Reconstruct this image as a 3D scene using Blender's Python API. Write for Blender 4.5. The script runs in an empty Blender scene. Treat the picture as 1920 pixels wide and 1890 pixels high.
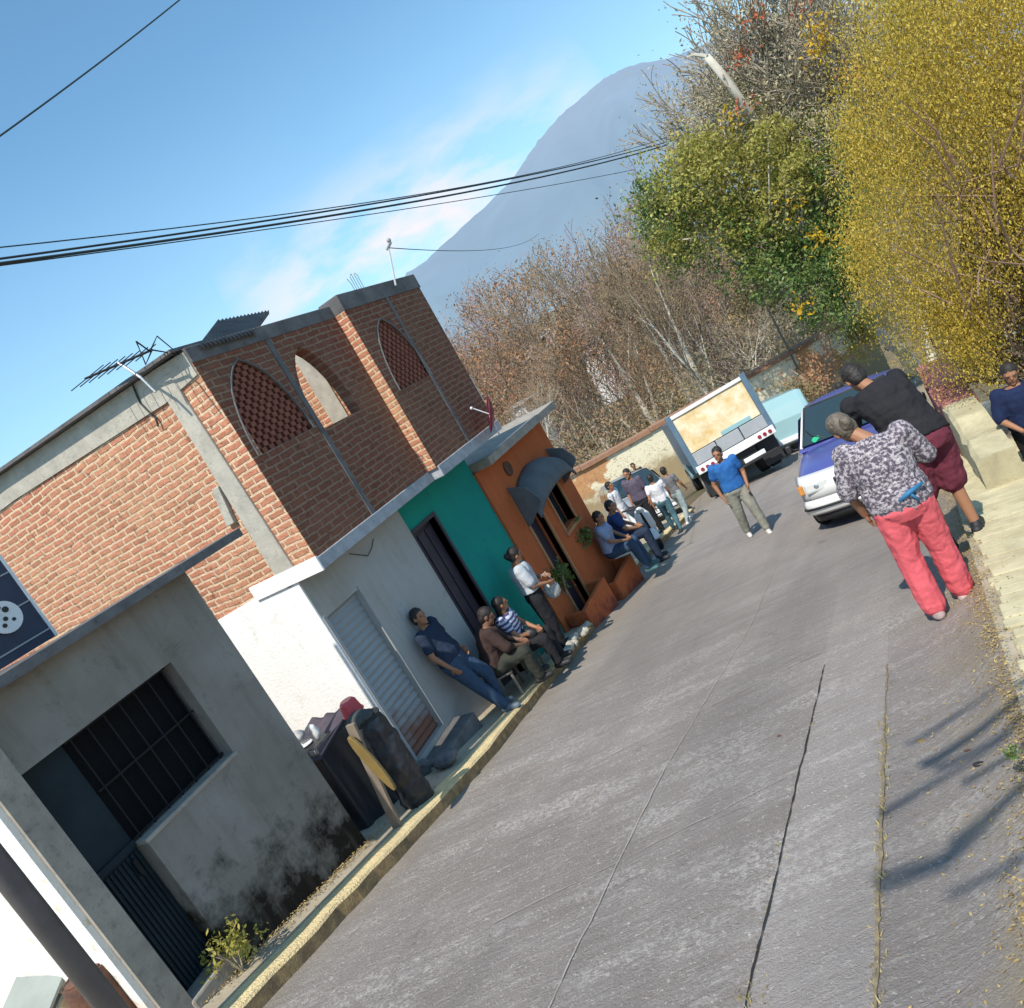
import bpy, bmesh, math, random
from mathutils import Vector, Matrix, noise as mnoise
from mathutils.geometry import tessellate_polygon
RNG = random.Random(7)
SC = bpy.context.scene
COL = SC.collection
R = math.radians

# ------------------------------------------------------------------ camera model
F_PX, CX, CY = 1438.4, 960.0, 945.0
ROLL, PITCH, YAW = R(29.83), R(10.254), R(29.66)
CAMZ = 2.4
TS = 0.19565                      # the street falls away by 11 degrees
e1 = Vector((math.cos(ROLL), -math.sin(ROLL), 0)); e2 = Vector((-math.sin(ROLL), -math.cos(ROLL), 0)); ez = Vector((0, 0, 1))
Uc = e2 * math.cos(PITCH) - ez * math.sin(PITCH)
Fc = ez * math.cos(PITCH) + e2 * math.sin(PITCH)
Sc = Fc * math.cos(YAW) + e1 * math.sin(YAW)
Tc = e1 * math.cos(YAW) - Fc * math.sin(YAW)
CAM = Vector((0, 0, CAMZ))
def ray(px, py):
    c = Vector((px - CX, py - CY, F_PX))
    return Vector((Tc.dot(c), Sc.dot(c), Uc.dot(c)))
def atx(px, py, X): d = ray(px, py); return CAM + d * (X / d.x)
def aty(px, py, Y): d = ray(px, py); return CAM + d * (Y / d.y)
def atz(px, py, Z): d = ray(px, py); return CAM + d * ((Z - CAMZ) / d.z)
def far(px, py, D): d = ray(px, py); return CAM + d * (D / math.hypot(d.x, d.y))
def sstep(t): t = max(0.0, min(1.0, t)); return t * t * (3 - 2 * t)
def rise(x): return 0.30 * sstep((x + 0.75) / 0.9)
def road_z(y): return -TS * max(-22.0, min(y, 33.0))
def gz(x, y): return road_z(y) + (rise(x) if y < 16 else rise(x) * max(0, 1 - (y - 16) / 6))
def ground_at(px, py, off=0.0):
    d = ray(px, py); t = 0.0; st = 0.004 / max(1e-9, d.length) * 1000
    k = 0.0
    for i in range(4000):
        k += 0.012 / math.hypot(d.x, d.y)
        p = CAM + d * k
        if p.z <= gz(p.x, p.y) + off: return p
    return p

def path_at(px, py, top=0.34):
    d = ray(px, py); k = (-CAMZ + top) / (d.z + TS * d.y); return CAM + d * k
# ------------------------------------------------------------------ helpers
def tag(o, label=None, cat=None, group=None, kind=None):
    if label: o['label'] = label
    if cat: o['category'] = cat
    if group: o['group'] = group
    if kind: o['kind'] = kind
    return o
def empty(name, loc=(0, 0, 0), rz=0.0, rot=None):
    o = bpy.data.objects.new(name, None); COL.objects.link(o)
    o.location = loc; o.rotation_euler = rot if rot else (0, 0, rz)
    o.empty_display_size = 0.1
    return o
def thing(name, label, cat, loc=(0, 0, 0), rz=0.0, group=None, rot=None):
    return tag(empty(name, loc, rz, rot), label, cat, group)
def link(name, me, m=None, parent=None, smooth=False):
    if m: me.materials.append(m)
    if smooth:
        for p in me.polygons: p.use_smooth = True
    o = bpy.data.objects.new(name, me); COL.objects.link(o)
    if parent is not None: o.parent = parent
    return o
def obj(name, bm, m=None, parent=None, smooth=False, bevel=0.0):
    me = bpy.data.meshes.new(name); bm.normal_update(); bm.to_mesh(me); bm.free()
    o = link(name, me, m, parent, smooth)
    if bevel:
        b = o.modifiers.new('bev', 'BEVEL'); b.width = bevel; b.segments = 2; b.limit_method = 'ANGLE'
    return o
def pyobj(name, vs, fs, m=None, parent=None, smooth=False):
    me = bpy.data.meshes.new(name); me.from_pydata([tuple(v) for v in vs], [], fs); me.update()
    return link(name, me, m, parent, smooth)
def B(): return bmesh.new()
def bx(bm, x0, x1, y0, y1, z0, z1, M=None):
    vs = [Vector((x, y, z)) for z in (z0, z1) for (x, y) in ((x0, y0), (x1, y0), (x1, y1), (x0, y1))]
    if M: vs = [M @ v for v in vs]
    v = [bm.verts.new(p) for p in vs]
    for f in ((3, 2, 1, 0), (4, 5, 6, 7), (0, 1, 5, 4), (1, 2, 6, 5), (2, 3, 7, 6), (3, 0, 4, 7)):
        bm.faces.new([v[i] for i in f])
def frame(d):
    d = d.normalized(); a = Vector((0, 0, 1)) if abs(d.z) < 0.9 else Vector((1, 0, 0))
    u = d.cross(a).normalized(); return u, d.cross(u).normalized()
def tube(bm, pts, rad, n=8, cap=True):
    pts = [Vector(p) for p in pts]
    if not hasattr(rad, '__len__'): rad = [rad] * len(pts)
    rings = []
    for i, p in enumerate(pts):
        d = (pts[min(i + 1, len(pts) - 1)] - pts[max(i - 1, 0)])
        u, w = frame(d)
        rings.append([bm.verts.new(p + (u * math.cos(2 * math.pi * k / n) + w * math.sin(2 * math.pi * k / n)) * rad[i]) for k in range(n)])
    for a, b in zip(rings, rings[1:]):
        for k in range(n):
            bm.faces.new((a[k], a[(k + 1) % n], b[(k + 1) % n], b[k]))
    if cap:
        bm.faces.new(list(reversed(rings[0]))); bm.faces.new(rings[-1])
def ball(bm, c, r, M=None, u=12, v=8):
    if not hasattr(r, '__len__'): r = (r, r, r)
    m = Matrix.Translation(Vector(c)) @ (M.to_4x4() if M else Matrix.Identity(4)) @ Matrix.Diagonal((r[0], r[1], r[2], 1))
    bmesh.ops.create_uvsphere(bm, u_segments=u, v_segments=v, radius=1, matrix=m)
def capsule(bm, p0, p1, r0, r1, n=10):
    p0 = Vector(p0); p1 = Vector(p1); d = p1 - p0
    if d.length < 1e-6: return
    u, w = frame(d); dn = d.normalized(); rings = []
    prof = [(-r0 * 0.98, 0.2 * r0), (-0.8 * r0, 0.6 * r0), (-0.45 * r0, 0.89 * r0), (0, r0)]
    for o, r in prof: rings.append((p0 + dn * o, r))
    rings.append(((p0 + p1) / 2, (r0 + r1) / 2))
    for o, r in reversed([(-r1 * 0.98, 0.2 * r1), (-0.8 * r1, 0.6 * r1), (-0.45 * r1, 0.89 * r1), (0, r1)]): rings.append((p1 - dn * o, r))
    rr = [[bm.verts.new(c + (u * math.cos(2 * math.pi * k / n) + w * math.sin(2 * math.pi * k / n)) * r) for k in range(n)] for c, r in rings]
    for a, b in zip(rr, rr[1:]):
        for k in range(n): bm.faces.new((a[k], a[(k + 1) % n], b[(k + 1) % n], b[k]))
    bm.faces.new(list(reversed(rr[0]))); bm.faces.new(rr[-1])
def loft(bm, rings, close=True):
    rr = [[bm.verts.new(p) for p in r] for r in rings]; n = len(rr[0])
    for a, b in zip(rr, rr[1:]):
        for k in range(n if close else n - 1): bm.faces.new((a[k], a[(k + 1) % n], b[(k + 1) % n], b[k]))
    if close:
        bm.faces.new(list(reversed(rr[0]))); bm.faces.new(rr[-1])
def slabpoly(bm, outer, holes, to3, th):
    """outer/holes 2-D loops; to3(u,v,d) maps to space with d the depth; a wall with openings, thickness th"""
    loops = [outer] + holes
    tris = tessellate_polygon([[Vector((u, v, 0)) for u, v in L] for L in loops])
    flat = [p for L in loops for p in L]
    front = [bm.verts.new(to3(u, v, 0)) for u, v in flat]; back = [bm.verts.new(to3(u, v, th)) for u, v in flat]
    for t in tris:
        try: bm.faces.new([front[i] for i in t])
        except ValueError: pass
        try: bm.faces.new([back[i] for i in reversed(t)])
        except ValueError: pass
    o = 0
    for L in loops:
        n = len(L)
        for k in range(n):
            a, b = o + k, o + (k + 1) % n
            bm.faces.new((front[a], front[b], back[b], back[a]))
        o += n
    bmesh.ops.recalc_face_normals(bm, faces=bm.faces[:])

# ------------------------------------------------------------------ materials
def lin(c):
    if isinstance(c, str):
        c = c.lstrip('#'); c = [int(c[i:i + 2], 16) / 255 for i in (0, 2, 4)]
        c = [x / 12.92 if x < 0.04045 else ((x + 0.055) / 1.055) ** 2.4 for x in c]
    return (c[0], c[1], c[2], 1)
class N:
    def __init__(s, name):
        s.m = bpy.data.materials.new(name); s.m.use_nodes = True; s.t = s.m.node_tree; s.n = s.t.nodes; s.l = s.t.links
        s.b = s.n['Principled BSDF']; s.out = s.n['Material Output']
        s.co = s.n.new('ShaderNodeTexCoord').outputs['Object']
    def add(s, ty, **kw):
        x = s.n.new(ty)
        for k, v in kw.items(): setattr(x, k, v)
        return x
    def setv(s, sock, v):
        if hasattr(v, 'is_linked') or hasattr(v, 'links'): s.l.new(v, sock)
        elif isinstance(v, (tuple, list, str)) and sock.type == 'RGBA': sock.default_value = lin(v)
        else: sock.default_value = v
    def mapping(s, scale=(1, 1, 1), loc=(0, 0, 0), rot=(0, 0, 0), src=None):
        x = s.add('ShaderNodeMapping'); x.inputs['Scale'].default_value = scale; x.inputs['Location'].default_value = loc; x.inputs['Rotation'].default_value = rot
        s.l.new(src or s.co, x.inputs[0]); return x.outputs[0]
    def noise(s, scale, detail=4, rough=0.6, vec=None, dist=0.0):
        x = s.add('ShaderNodeTexNoise'); x.inputs['Scale'].default_value = scale; x.inputs['Detail'].default_value = detail
        x.inputs['Roughness'].default_value = rough; x.inputs['Distortion'].default_value = dist
        s.l.new(vec or s.co, x.inputs['Vector']); return x.outputs['Fac']
    def ramp(s, fac, stops):
        x = s.add('ShaderNodeValToRGB'); e = x.color_ramp.elements
        while len(e) < len(stops): e.new(0.5)
        for q, (p, c) in zip(e, stops):
            q.position = p; q.color = lin(c) if not isinstance(c, (int, float)) else (c, c, c, 1)
        s.l.new(fac, x.inputs[0]); return x.outputs[0]
    def mix(s, f, a, b, mode='MIX'):
        x = s.add('ShaderNodeMix', data_type='RGBA', blend_type=mode)
        s.setv(x.inputs[0], f); s.setv(x.inputs[6], a); s.setv(x.inputs[7], b); return x.outputs[2]
    def math(s, op, a, b=0.0, clamp=False):
        x = s.add('ShaderNodeMath', operation=op, use_clamp=clamp); s.setv(x.inputs[0], a); s.setv(x.inputs[1], b); return x.outputs[0]
    def sep(s, v=None):
        x = s.add('ShaderNodeSeparateXYZ'); s.l.new(v or s.co, x.inputs[0]); return x.outputs
    def comb(s, x, y, z=0.0):
        c = s.add('ShaderNodeCombineXYZ'); s.setv(c.inputs[0], x); s.setv(c.inputs[1], y); s.setv(c.inputs[2], z); return c.outputs[0]
    def bump(s, h, st=0.3, dist=0.02, nrm=None):
        x = s.add('ShaderNodeBump'); x.inputs['Strength'].default_value = st; x.inputs['Distance'].default_value = dist
        s.l.new(h, x.inputs['Height'])
        if nrm: s.l.new(nrm, x.inputs['Normal'])
        s.l.new(x.outputs[0], s.b.inputs['Normal']); return x.outputs[0]
    def col(s, c): s.setv(s.b.inputs['Base Color'], c); return s
    def rough(s, v): s.setv(s.b.inputs['Roughness'], v); return s
def paint(name, c, c2=None, rough=0.6, scale=3.0, amt=0.5, bump=0.15, bs=60, metal=0.0, spec=0.5, grime=None):
    k = N(name); c2 = c2 or [x * 0.75 for x in lin(c)[:3]]
    f = k.ramp(k.noise(scale, 5), [(0.35, 0.0), (0.7, 1.0)])
    col = k.mix(k.math('MULTIPLY', f, amt), c, c2)
    if grime:
        g = k.ramp(k.noise(scale * 3.1, 6, 0.7), [(0.55, 0.0), (0.75, 1.0)])
        col = k.mix(k.math('MULTIPLY', g, 0.7), col, grime)
    k.col(col).rough(rough); k.b.inputs['Metallic'].default_value = metal
    k.b.inputs['Specular IOR Level'].default_value = spec
    if bump: k.bump(k.noise(bs, 4), bump, 0.01)
    return k.m
def leafmat(name, cols, trans=0.35, rough=0.55, scale=0.5):
    k = N(name); g = k.add('ShaderNodeNewGeometry')
    stops = [(i / max(1, len(cols) - 1), c) for i, c in enumerate(cols)]
    nz = k.noise(scale, 3)
    f = k.math('ADD', k.math('MULTIPLY', g.outputs['Random Per Island'], 0.6), k.math('MULTIPLY', k.math('SUBTRACT', nz, 0.3), 1.0), True)
    c = k.ramp(f, stops); k.col(c).rough(rough); k.b.inputs['Specular IOR Level'].default_value = 0.3
    t = k.add('ShaderNodeBsdfTranslucent'); k.l.new(c, t.inputs[0])
    mx = k.add('ShaderNodeMixShader'); mx.inputs[0].default_value = trans
    k.l.new(k.b.outputs[0], mx.inputs[1]); k.l.new(t.outputs[0], mx.inputs[2]); k.l.new(mx.outputs[0], k.out.inputs[0])
    return k.m
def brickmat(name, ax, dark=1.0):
    """hand-made brick courses; ax 'x' or 'y' is the horizontal axis of the wall"""
    k = N(name); s = k.sep()
    h = s[0] if ax == 'x' else s[1]
    wob = k.math('ADD', k.math('MULTIPLY', k.math('SUBTRACT', k.noise(1.6, 2), 0.5), 0.07), k.math('MULTIPLY', k.math('SUBTRACT', k.noise(11, 2), 0.5), 0.022))
    v = k.comb(k.math('ADD', h, k.math('MULTIPLY', k.math('SUBTRACT', k.noise(8, 2), 0.5), 0.05)), k.math('ADD', s[2], wob), 0.0)
    b = k.add('ShaderNodeTexBrick'); k.l.new(v, b.inputs['Vector'])
    b.offset = 0.5; b.inputs['Scale'].default_value = 1.0
    b.inputs['Brick Width'].default_value = 0.235; b.inputs['Row Height'].default_value = 0.074
    b.inputs['Mortar Size'].default_value = 0.015; b.inputs['Mortar Smooth'].default_value = 0.35; b.inputs['Bias'].default_value = -0.1
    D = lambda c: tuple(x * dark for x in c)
    k.setv(b.inputs['Color1'], D((0.66, 0.27, 0.16))); k.setv(b.inputs['Color2'], D((0.42, 0.155, 0.10))); k.setv(b.inputs['Mortar'], D((0.72, 0.52, 0.35)))
    big = k.ramp(k.noise(0.9, 4), [(0.35, 0.0), (0.65, 1.0)])
    c = k.mix(k.math('MULTIPLY', big, 0.35), b.outputs[0], D((0.62, 0.42, 0.24)))
    fine = k.ramp(k.noise(17, 5, 0.7), [(0.3, 0.75), (0.7, 1.2)])
    c = k.mix(1.0, c, fine, 'MULTIPLY')
    b2 = k.add('ShaderNodeTexBrick'); k.l.new(v, b2.inputs['Vector']); b2.offset = 0.5
    for q_, w_ in (('Scale', 1.0), ('Brick Width', 0.235), ('Row Height', 0.074), ('Mortar Size', 0.015), ('Bias', 0.0)): b2.inputs[q_].default_value = w_
    k.setv(b2.inputs['Color1'], (0.55, 0.55, 0.55)); k.setv(b2.inputs['Color2'], (1.35, 1.35, 1.35)); k.setv(b2.inputs['Mortar'], (1, 1, 1)); k.l.new(k.co, b2.inputs['Vector']) if False else None
    c = k.mix(0.7, c, b2.outputs[0], 'MULTIPLY')
    sp = k.ramp(k.noise(11, 3), [(0.62, 0.0), (0.68, 1.0)])
    c = k.mix(k.math('MULTIPLY', sp, 0.6), c, D((0.13, 0.07, 0.05)))
    if dark < 1: c = k.mix(0.35, c, (0.16, 0.05, 0.045))  # red-brown tint deepens the copy used for the shaded front
    k.col(c).rough(0.92)
    k.b.inputs['Specular IOR Level'].default_value = 0.15
    hh = k.math('ADD', k.math('MULTIPLY', b.outputs['Fac'], -1.0), k.math('MULTIPLY', k.noise(40, 5), 0.7))
    k.bump(hh, 0.9, 0.02)
    return k.m
M = {}
M['brick_side'] = brickmat('brick_courses_side', 'x')
M['brick_front'] = brickmat('brick_courses_front_shaded', 'y', 0.52)  # same brick as the side, darkened in colour for the front's shade
M['brick_lattice'] = paint('red_brick', (0.30, 0.10, 0.06), (0.18, 0.06, 0.04), 0.9, 14, 0.9)
M['concrete'] = paint('grey_concrete', (0.40, 0.36, 0.30), (0.24, 0.21, 0.18), 0.9, 5, 0.8, 0.4, 40, grime=(0.12, 0.11, 0.1))
M['concrete_pale'] = paint('pale_concrete', (0.52, 0.48, 0.40), (0.36, 0.33, 0.28), 0.9, 6, 0.8, 0.5, 35, grime=(0.22, 0.2, 0.17))
M['concrete_dark'] = paint('weathered_concrete', (0.17, 0.165, 0.165), (0.085, 0.08, 0.08), 0.9, 4, 0.9, 0.5, 40, grime=(0.05, 0.045, 0.045))
def wallmat(name, base, stain, low, lowz, lowh, rough=0.9, peel=None):
    """painted plaster with stains that thicken towards the pavement (lowz at y=0 follows the slope)"""
    k = N(name); s = k.sep()
    hz = k.math('ADD', s[2], k.math('MULTIPLY', s[1], TS))          # height over the road
    c = k.mix(k.math('MULTIPLY', k.ramp(k.noise(1.3, 6, 0.65), [(0.35, 0.0), (0.75, 1.0)]), 0.75), base, stain)
    n = k.noise(3.5, 6, 0.7)
    f = k.math('ADD', k.math('MULTIPLY', k.math('SUBTRACT', lowz + lowh * 0.5, hz), 1.0 / lowh), k.math('MULTIPLY', k.math('SUBTRACT', n, 0.5), 2.2))
    f = k.ramp(f, [(0.25, 0.0), (0.8, 1.0)])
    c = k.mix(f, c, low)
    if peel:
        pf = k.ramp(k.noise(7, 6, 0.75), [(0.60, 0.0), (0.63, 1.0)])
        c = k.mix(pf, c, peel)
    st = k.ramp(k.noise(1.0, 5, 0.7, k.mapping((9, 9, 0.8))), [(0.5, 0.0), (0.8, 1.0)])
    c = k.mix(k.math('MULTIPLY', st, 0.6), c, stain)
    c = k.mix(k.math('MULTIPLY', k.ramp(k.noise(4.0, 7, 0.8, None, 0.6), [(0.55, 0.0), (0.75, 1.0)]), 0.45), c, low)
    k.col(c).rough(rough); k.b.inputs['Specular IOR Level'].default_value = 0.2
    k.bump(k.math('ADD', k.noise(30, 5), k.math('MULTIPLY', n, 0.8)), 0.3, 0.02)
    return k.m
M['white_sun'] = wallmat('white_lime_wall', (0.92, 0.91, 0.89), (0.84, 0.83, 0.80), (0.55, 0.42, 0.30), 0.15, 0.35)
M['white_shade'] = wallmat('white_plaster_front_shaded', (0.44, 0.44, 0.43), (0.32, 0.30, 0.24), (0.22, 0.20, 0.17), 0.1, 0.35)  # white wall darkened in colour because this front lies in shade
M['grey_plaster'] = wallmat('grey_cement_render', (0.31, 0.285, 0.25), (0.18, 0.145, 0.11), (0.022, 0.018, 0.014), 0.55, 0.9)
M['white_near'] = wallmat('white_peeling_wall', (0.9, 0.89, 0.85), (0.8, 0.79, 0.70), (0.62, 0.36, 0.20), 0.35, 0.7, peel=(0.7, 0.62, 0.45))
M['teal'] = wallmat('teal_wall_paint', (0.015, 0.31, 0.24), (0.015, 0.22, 0.21), (0.03, 0.10, 0.10), 0.1, 0.4)
M['orange'] = wallmat('orange_wall_paint', (0.56, 0.15, 0.05), (0.42, 0.10, 0.04), (0.2, 0.055, 0.04), 0.1, 0.5)
M['ochre'] = paint('ochre_trim', (0.5, 0.24, 0.10), (0.35, 0.16, 0.08), 0.8)
M['canopy'] = paint('dark_grey_canopy', (0.13, 0.145, 0.155), (0.08, 0.09, 0.10), 0.75, 4, 0.8)
M['dark'] = paint('dark_interior_shade', (0.012, 0.012, 0.013), (0.008, 0.008, 0.009), 0.9, spec=0.05)  # near-black colour stands in for the shade inside openings
M['door_blue'] = paint('dark_blue_metal', (0.018, 0.032, 0.042), (0.010, 0.016, 0.02), 0.6, 3, 0.8, spec=0.2)
M['door_purple'] = paint('dark_purple_door', (0.045, 0.035, 0.05), (0.03, 0.022, 0.035), 0.5, 3, 0.8)
M['iron'] = paint('dark_iron', (0.02, 0.02, 0.022), None, 0.7, 8, 0.5, spec=0.2)
M['galv'] = paint('galvanised_steel', (0.42, 0.44, 0.46), (0.3, 0.31, 0.33), 0.45, 8, 0.8, metal=0.5)
M['rust'] = paint('rusty_steel', (0.16, 0.07, 0.04), (0.08, 0.04, 0.03), 0.85, 12, 0.9, 0.4)
M['wood'] = paint('grey_wood', (0.25, 0.20, 0.15), (0.16, 0.13, 0.1), 0.85, 9, 0.8)
M['tarp'] = paint('black_plastic_sheet', (0.018, 0.021, 0.027), (0.03, 0.032, 0.04), 0.42, 4, 0.8, 0.5, 9)
M['cloth_mauve'] = paint('dark_mauve_cloth', (0.09, 0.075, 0.095), (0.05, 0.04, 0.055), 0.95, 8, 0.8, 0.6, 20)
M['mustard'] = paint('mustard_plastic', (0.26, 0.18, 0.055), (0.17, 0.11, 0.04), 0.6, 6, 0.8)
M['red_plastic'] = paint('red_plastic', (0.62, 0.07, 0.085), None, 0.4)
M['white_bag'] = paint('white_bag', (0.75, 0.75, 0.74), (0.5, 0.5, 0.5), 0.6, 10, 0.7, 0.6, 20)
M['rubber'] = paint('black_rubber', (0.018, 0.018, 0.02), None, 0.8)
M['blackp'] = paint('black_plastic', (0.02, 0.02, 0.022), None, 0.5)
M['cable'] = paint('black_cable', (0.02, 0.035, 0.035), None, 0.6, bump=0)
M['maroon'] = paint('maroon_dish', (0.16, 0.02, 0.045), None, 0.4)
M['cream'] = paint('cream_limewash', (0.56, 0.50, 0.32), (0.36, 0.31, 0.19), 0.9, 4, 0.8, 0.5, 30, grime=(0.3, 0.26, 0.16))
M['pinkstone'] = paint('pink_painted_stone', (0.50, 0.19, 0.16), (0.35, 0.14, 0.11), 0.9, 8, 0.9, 0.6, 20, grime=(0.2, 0.12, 0.06))
M['white_metal'] = paint('white_painted_metal', (0.78, 0.78, 0.78), (0.6, 0.6, 0.62), 0.4, 5, 0.5)
M['grey_metal'] = paint('grey_painted_metal', (0.36, 0.38, 0.40), (0.28, 0.3, 0.31), 0.5, 5, 0.6)
M['blue_metal'] = paint('slate_blue_paint', (0.10, 0.17, 0.24), (0.07, 0.12, 0.17), 0.5, 6, 0.6)
def shutter():
    k = N('galvanised_shutter'); s = k.sep(); hz = k.math('ADD', s[2], k.math('MULTIPLY', s[1], TS))
    n = k.noise(5, 5)
    f = k.ramp(k.math('ADD', k.math('MULTIPLY', hz, -1.2), k.math('ADD', 1.05, k.math('MULTIPLY', k.math('SUBTRACT', n, .5), 1.2))), [(0.0, 0.0), (0.6, 1.0)])
    c = k.mix(f, (0.36, 0.38, 0.39), (0.24, 0.11, 0.07)); k.col(c).rough(0.6); k.b.inputs['Metallic'].default_value = 0.2
    return k.m
M['shutter'] = shutter()
def glassy(name, c, rough=0.08):
    k = N(name); k.col(c).rough(rough); k.b.inputs['Specular IOR Level'].default_value = 0.9
    k.b.inputs['Coat Weight'].default_value = 0.4; return k.m
M['glass'] = glassy('dark_vehicle_glass', (0.025, 0.045, 0.05))
M['glass_teal'] = glassy('teal_glass', (0.05, 0.13, 0.14))
M['lamp'] = glassy('headlamp_glass', (0.6, 0.62, 0.6), 0.15)
M['redlamp'] = glassy('red_lamp', (0.28, 0.02, 0.03), 0.3)
def carpaint(name, c):
    k = N(name); n = k.noise(3, 4); k.col(k.mix(k.math('MULTIPLY', n, 0.5), c, [x * 0.75 for x in c])).rough(0.32)
    k.b.inputs['Coat Weight'].default_value = 0.5; k.b.inputs['Coat Roughness'].default_value = 0.12; return k.m
M['car_blue'] = carpaint('violet_blue_paint', (0.085, 0.10, 0.34))
M['car_white'] = carpaint('white_car_paint', (0.75, 0.75, 0.73))
M['car_teal'] = carpaint('pale_teal_paint', (0.30, 0.49, 0.52))
M['chrome'] = paint('worn_chrome', (0.6, 0.6, 0.6), None, 0.25, metal=0.9)
def cloth(name, c, c2=None, amt=0.5, sc=9): return paint(name, c, c2, 0.92, sc, amt, 0.5, 25, spec=0.15)
# ------------------------------------------------------------------ camera, light, sky
cam = bpy.data.cameras.new('camera'); co = bpy.data.objects.new('camera', cam); COL.objects.link(co)
right = Vector((Tc.x, Sc.x, Uc.x)); down = Vector((Tc.y, Sc.y, Uc.y)); fwd = Vector((Tc.z, Sc.z, Uc.z))
mw = Matrix((right, -down, -fwd)).transposed().to_4x4(); mw.translation = CAM
co.matrix_world = mw
cam.sensor_fit = 'HORIZONTAL'; cam.sensor_width = 36; cam.lens = 36 * F_PX / 1920
cam.clip_start = 0.05; cam.clip_end = 20000
SC.camera = co
SC.view_settings.view_transform = 'Standard'; SC.view_settings.look = 'None'; SC.view_settings.exposure = 0
SUN_EL, SUN_AZ = R(54), R(-1)
SC.cycles.max_bounces = 5; SC.cycles.diffuse_bounces = 2; SC.cycles.glossy_bounces = 2; SC.cycles.transmission_bounces = 3; SC.cycles.transparent_max_bounces = 4
sdir = Vector((math.sin(SUN_AZ) * math.cos(SUN_EL), math.cos(SUN_AZ) * math.cos(SUN_EL), -math.sin(SUN_EL)))
sl = bpy.data.lights.new('sun', 'SUN'); sl.energy = 5.0; sl.angle = R(0.5); sl.color = (1, 0.93, 0.82)
so = bpy.data.objects.new('sun', sl); COL.objects.link(so); so.rotation_euler = sdir.to_track_quat('-Z', 'Y').to_euler(); so.location = (-4, -20, 30)
w = bpy.data.worlds.new('World'); SC.world = w; w.use_nodes = True
nt = w.node_tree; nn = nt.nodes; ll = nt.links
bg = nn['Background']
sky = nn.new('ShaderNodeTexSky'); sky.sky_type = 'NISHITA'; sky.sun_disc = False
sky.sun_elevation = SUN_EL; sky.sun_rotation = R(179); sky.altitude = 900; sky.air_density = 1.0; sky.dust_density = 0.6; sky.ozone_density = 2.0
bg.inputs['Strength'].default_value = 0.13
tc = nn.new('ShaderNodeTexCoord')
# soft haze and thin cloud banks low over the mountain
sx = nn.new('ShaderNodeSeparateXYZ'); ll.new(tc.outputs['Generated'], sx.inputs[0])
mp = nn.new('ShaderNodeMapping'); mp.inputs['Scale'].default_value = (2.2, 2.2, 5.0); ll.new(tc.outputs['Generated'], mp.inputs[0])
nz = nn.new('ShaderNodeTexNoise'); nz.inputs['Scale'].default_value = 1.6; nz.inputs['Detail'].default_value = 7; nz.inputs['Roughness'].default_value = 0.52; ll.new(mp.outputs[0], nz.inputs['Vector'])
def wm(op, a, b, clamp=False):
    x = nn.new('ShaderNodeMath'); x.operation = op; x.use_clamp = clamp
    for i, v in enumerate((a, b)):
        if isinstance(v, (int, float)): x.inputs[i].default_value = v
        else: ll.new(v, x.inputs[i])
    return x.outputs[0]
low = wm('SUBTRACT', 1.0, wm('MULTIPLY', sx.outputs[2], 2.3), True)          # 1 at the horizon, 0 at 25 degrees
band = wm('MULTIPLY', low, wm('MULTIPLY', wm('SUBTRACT', nz.outputs['Fac'], 0.36), 3.4, True), True)
hz_ = wm('MULTIPLY', wm('POWER', low, 1.6), 0.75, True)
def wmix(f, a, b):
    x = nn.new('ShaderNodeMix'); x.data_type = 'RGBA'
    ll.new(f, x.inputs[0])
    for i, v in ((6, a), (7, b)):
        if isinstance(v, tuple): x.inputs[i].default_value = v
        else: ll.new(v, x.inputs[i])
    return x.outputs[2]
sc_ = nn.new('ShaderNodeMix'); sc_.data_type = 'RGBA'; sc_.blend_type = 'MULTIPLY'; sc_.inputs[0].default_value = 1.0
ll.new(sky.outputs[0], sc_.inputs[6]); sc_.inputs[7].default_value = (1.35, 1.80, 1.72, 1)
s1 = wmix(hz_, sc_.outputs[2], (3.9, 5.7, 7.1, 1))
dp_ = nn.new('ShaderNodeVectorMath'); dp_.operation = 'DOT_PRODUCT'; ll.new(tc.outputs['Generated'], dp_.inputs[0])
cdir = ray(800, 420).normalized(); dp_.inputs[1].default_value = cdir
cm = wm('MULTIPLY', wm('SUBTRACT', dp_.outputs['Value'], math.cos(R(15))), 1 / (1 - math.cos(R(15))), True)
zb_ = wm('SUBTRACT', 1.0, wm('MULTIPLY', wm('ABSOLUTE', wm('SUBTRACT', sx.outputs[2], cdir.z), 0.0), 9.0), True)
mp2 = nn.new('ShaderNodeMapping'); mp2.inputs['Scale'].default_value = (5, 5, 13); ll.new(tc.outputs['Generated'], mp2.inputs[0])
nz2 = nn.new('ShaderNodeTexNoise'); nz2.inputs['Scale'].default_value = 1.7; nz2.inputs['Detail'].default_value = 7; nz2.inputs['Roughness'].default_value = 0.55; ll.new(mp2.outputs[0], nz2.inputs['Vector'])
cl_ = wm('MULTIPLY', wm('MULTIPLY', wm('POWER', cm, 0.5), zb_), wm('MULTIPLY', wm('SUBTRACT', nz2.outputs['Fac'], 0.36), 4.5, True), True)
s1b = wmix(wm('MULTIPLY', band, 0.10), s1, (6.6, 6.8, 7.6, 1))
s2 = wmix(wm('MULTIPLY', cl_, 1.0, True), s1b, (7.5, 7.2, 7.6, 1))
ll.new(s2, bg.inputs['Color'])

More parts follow.
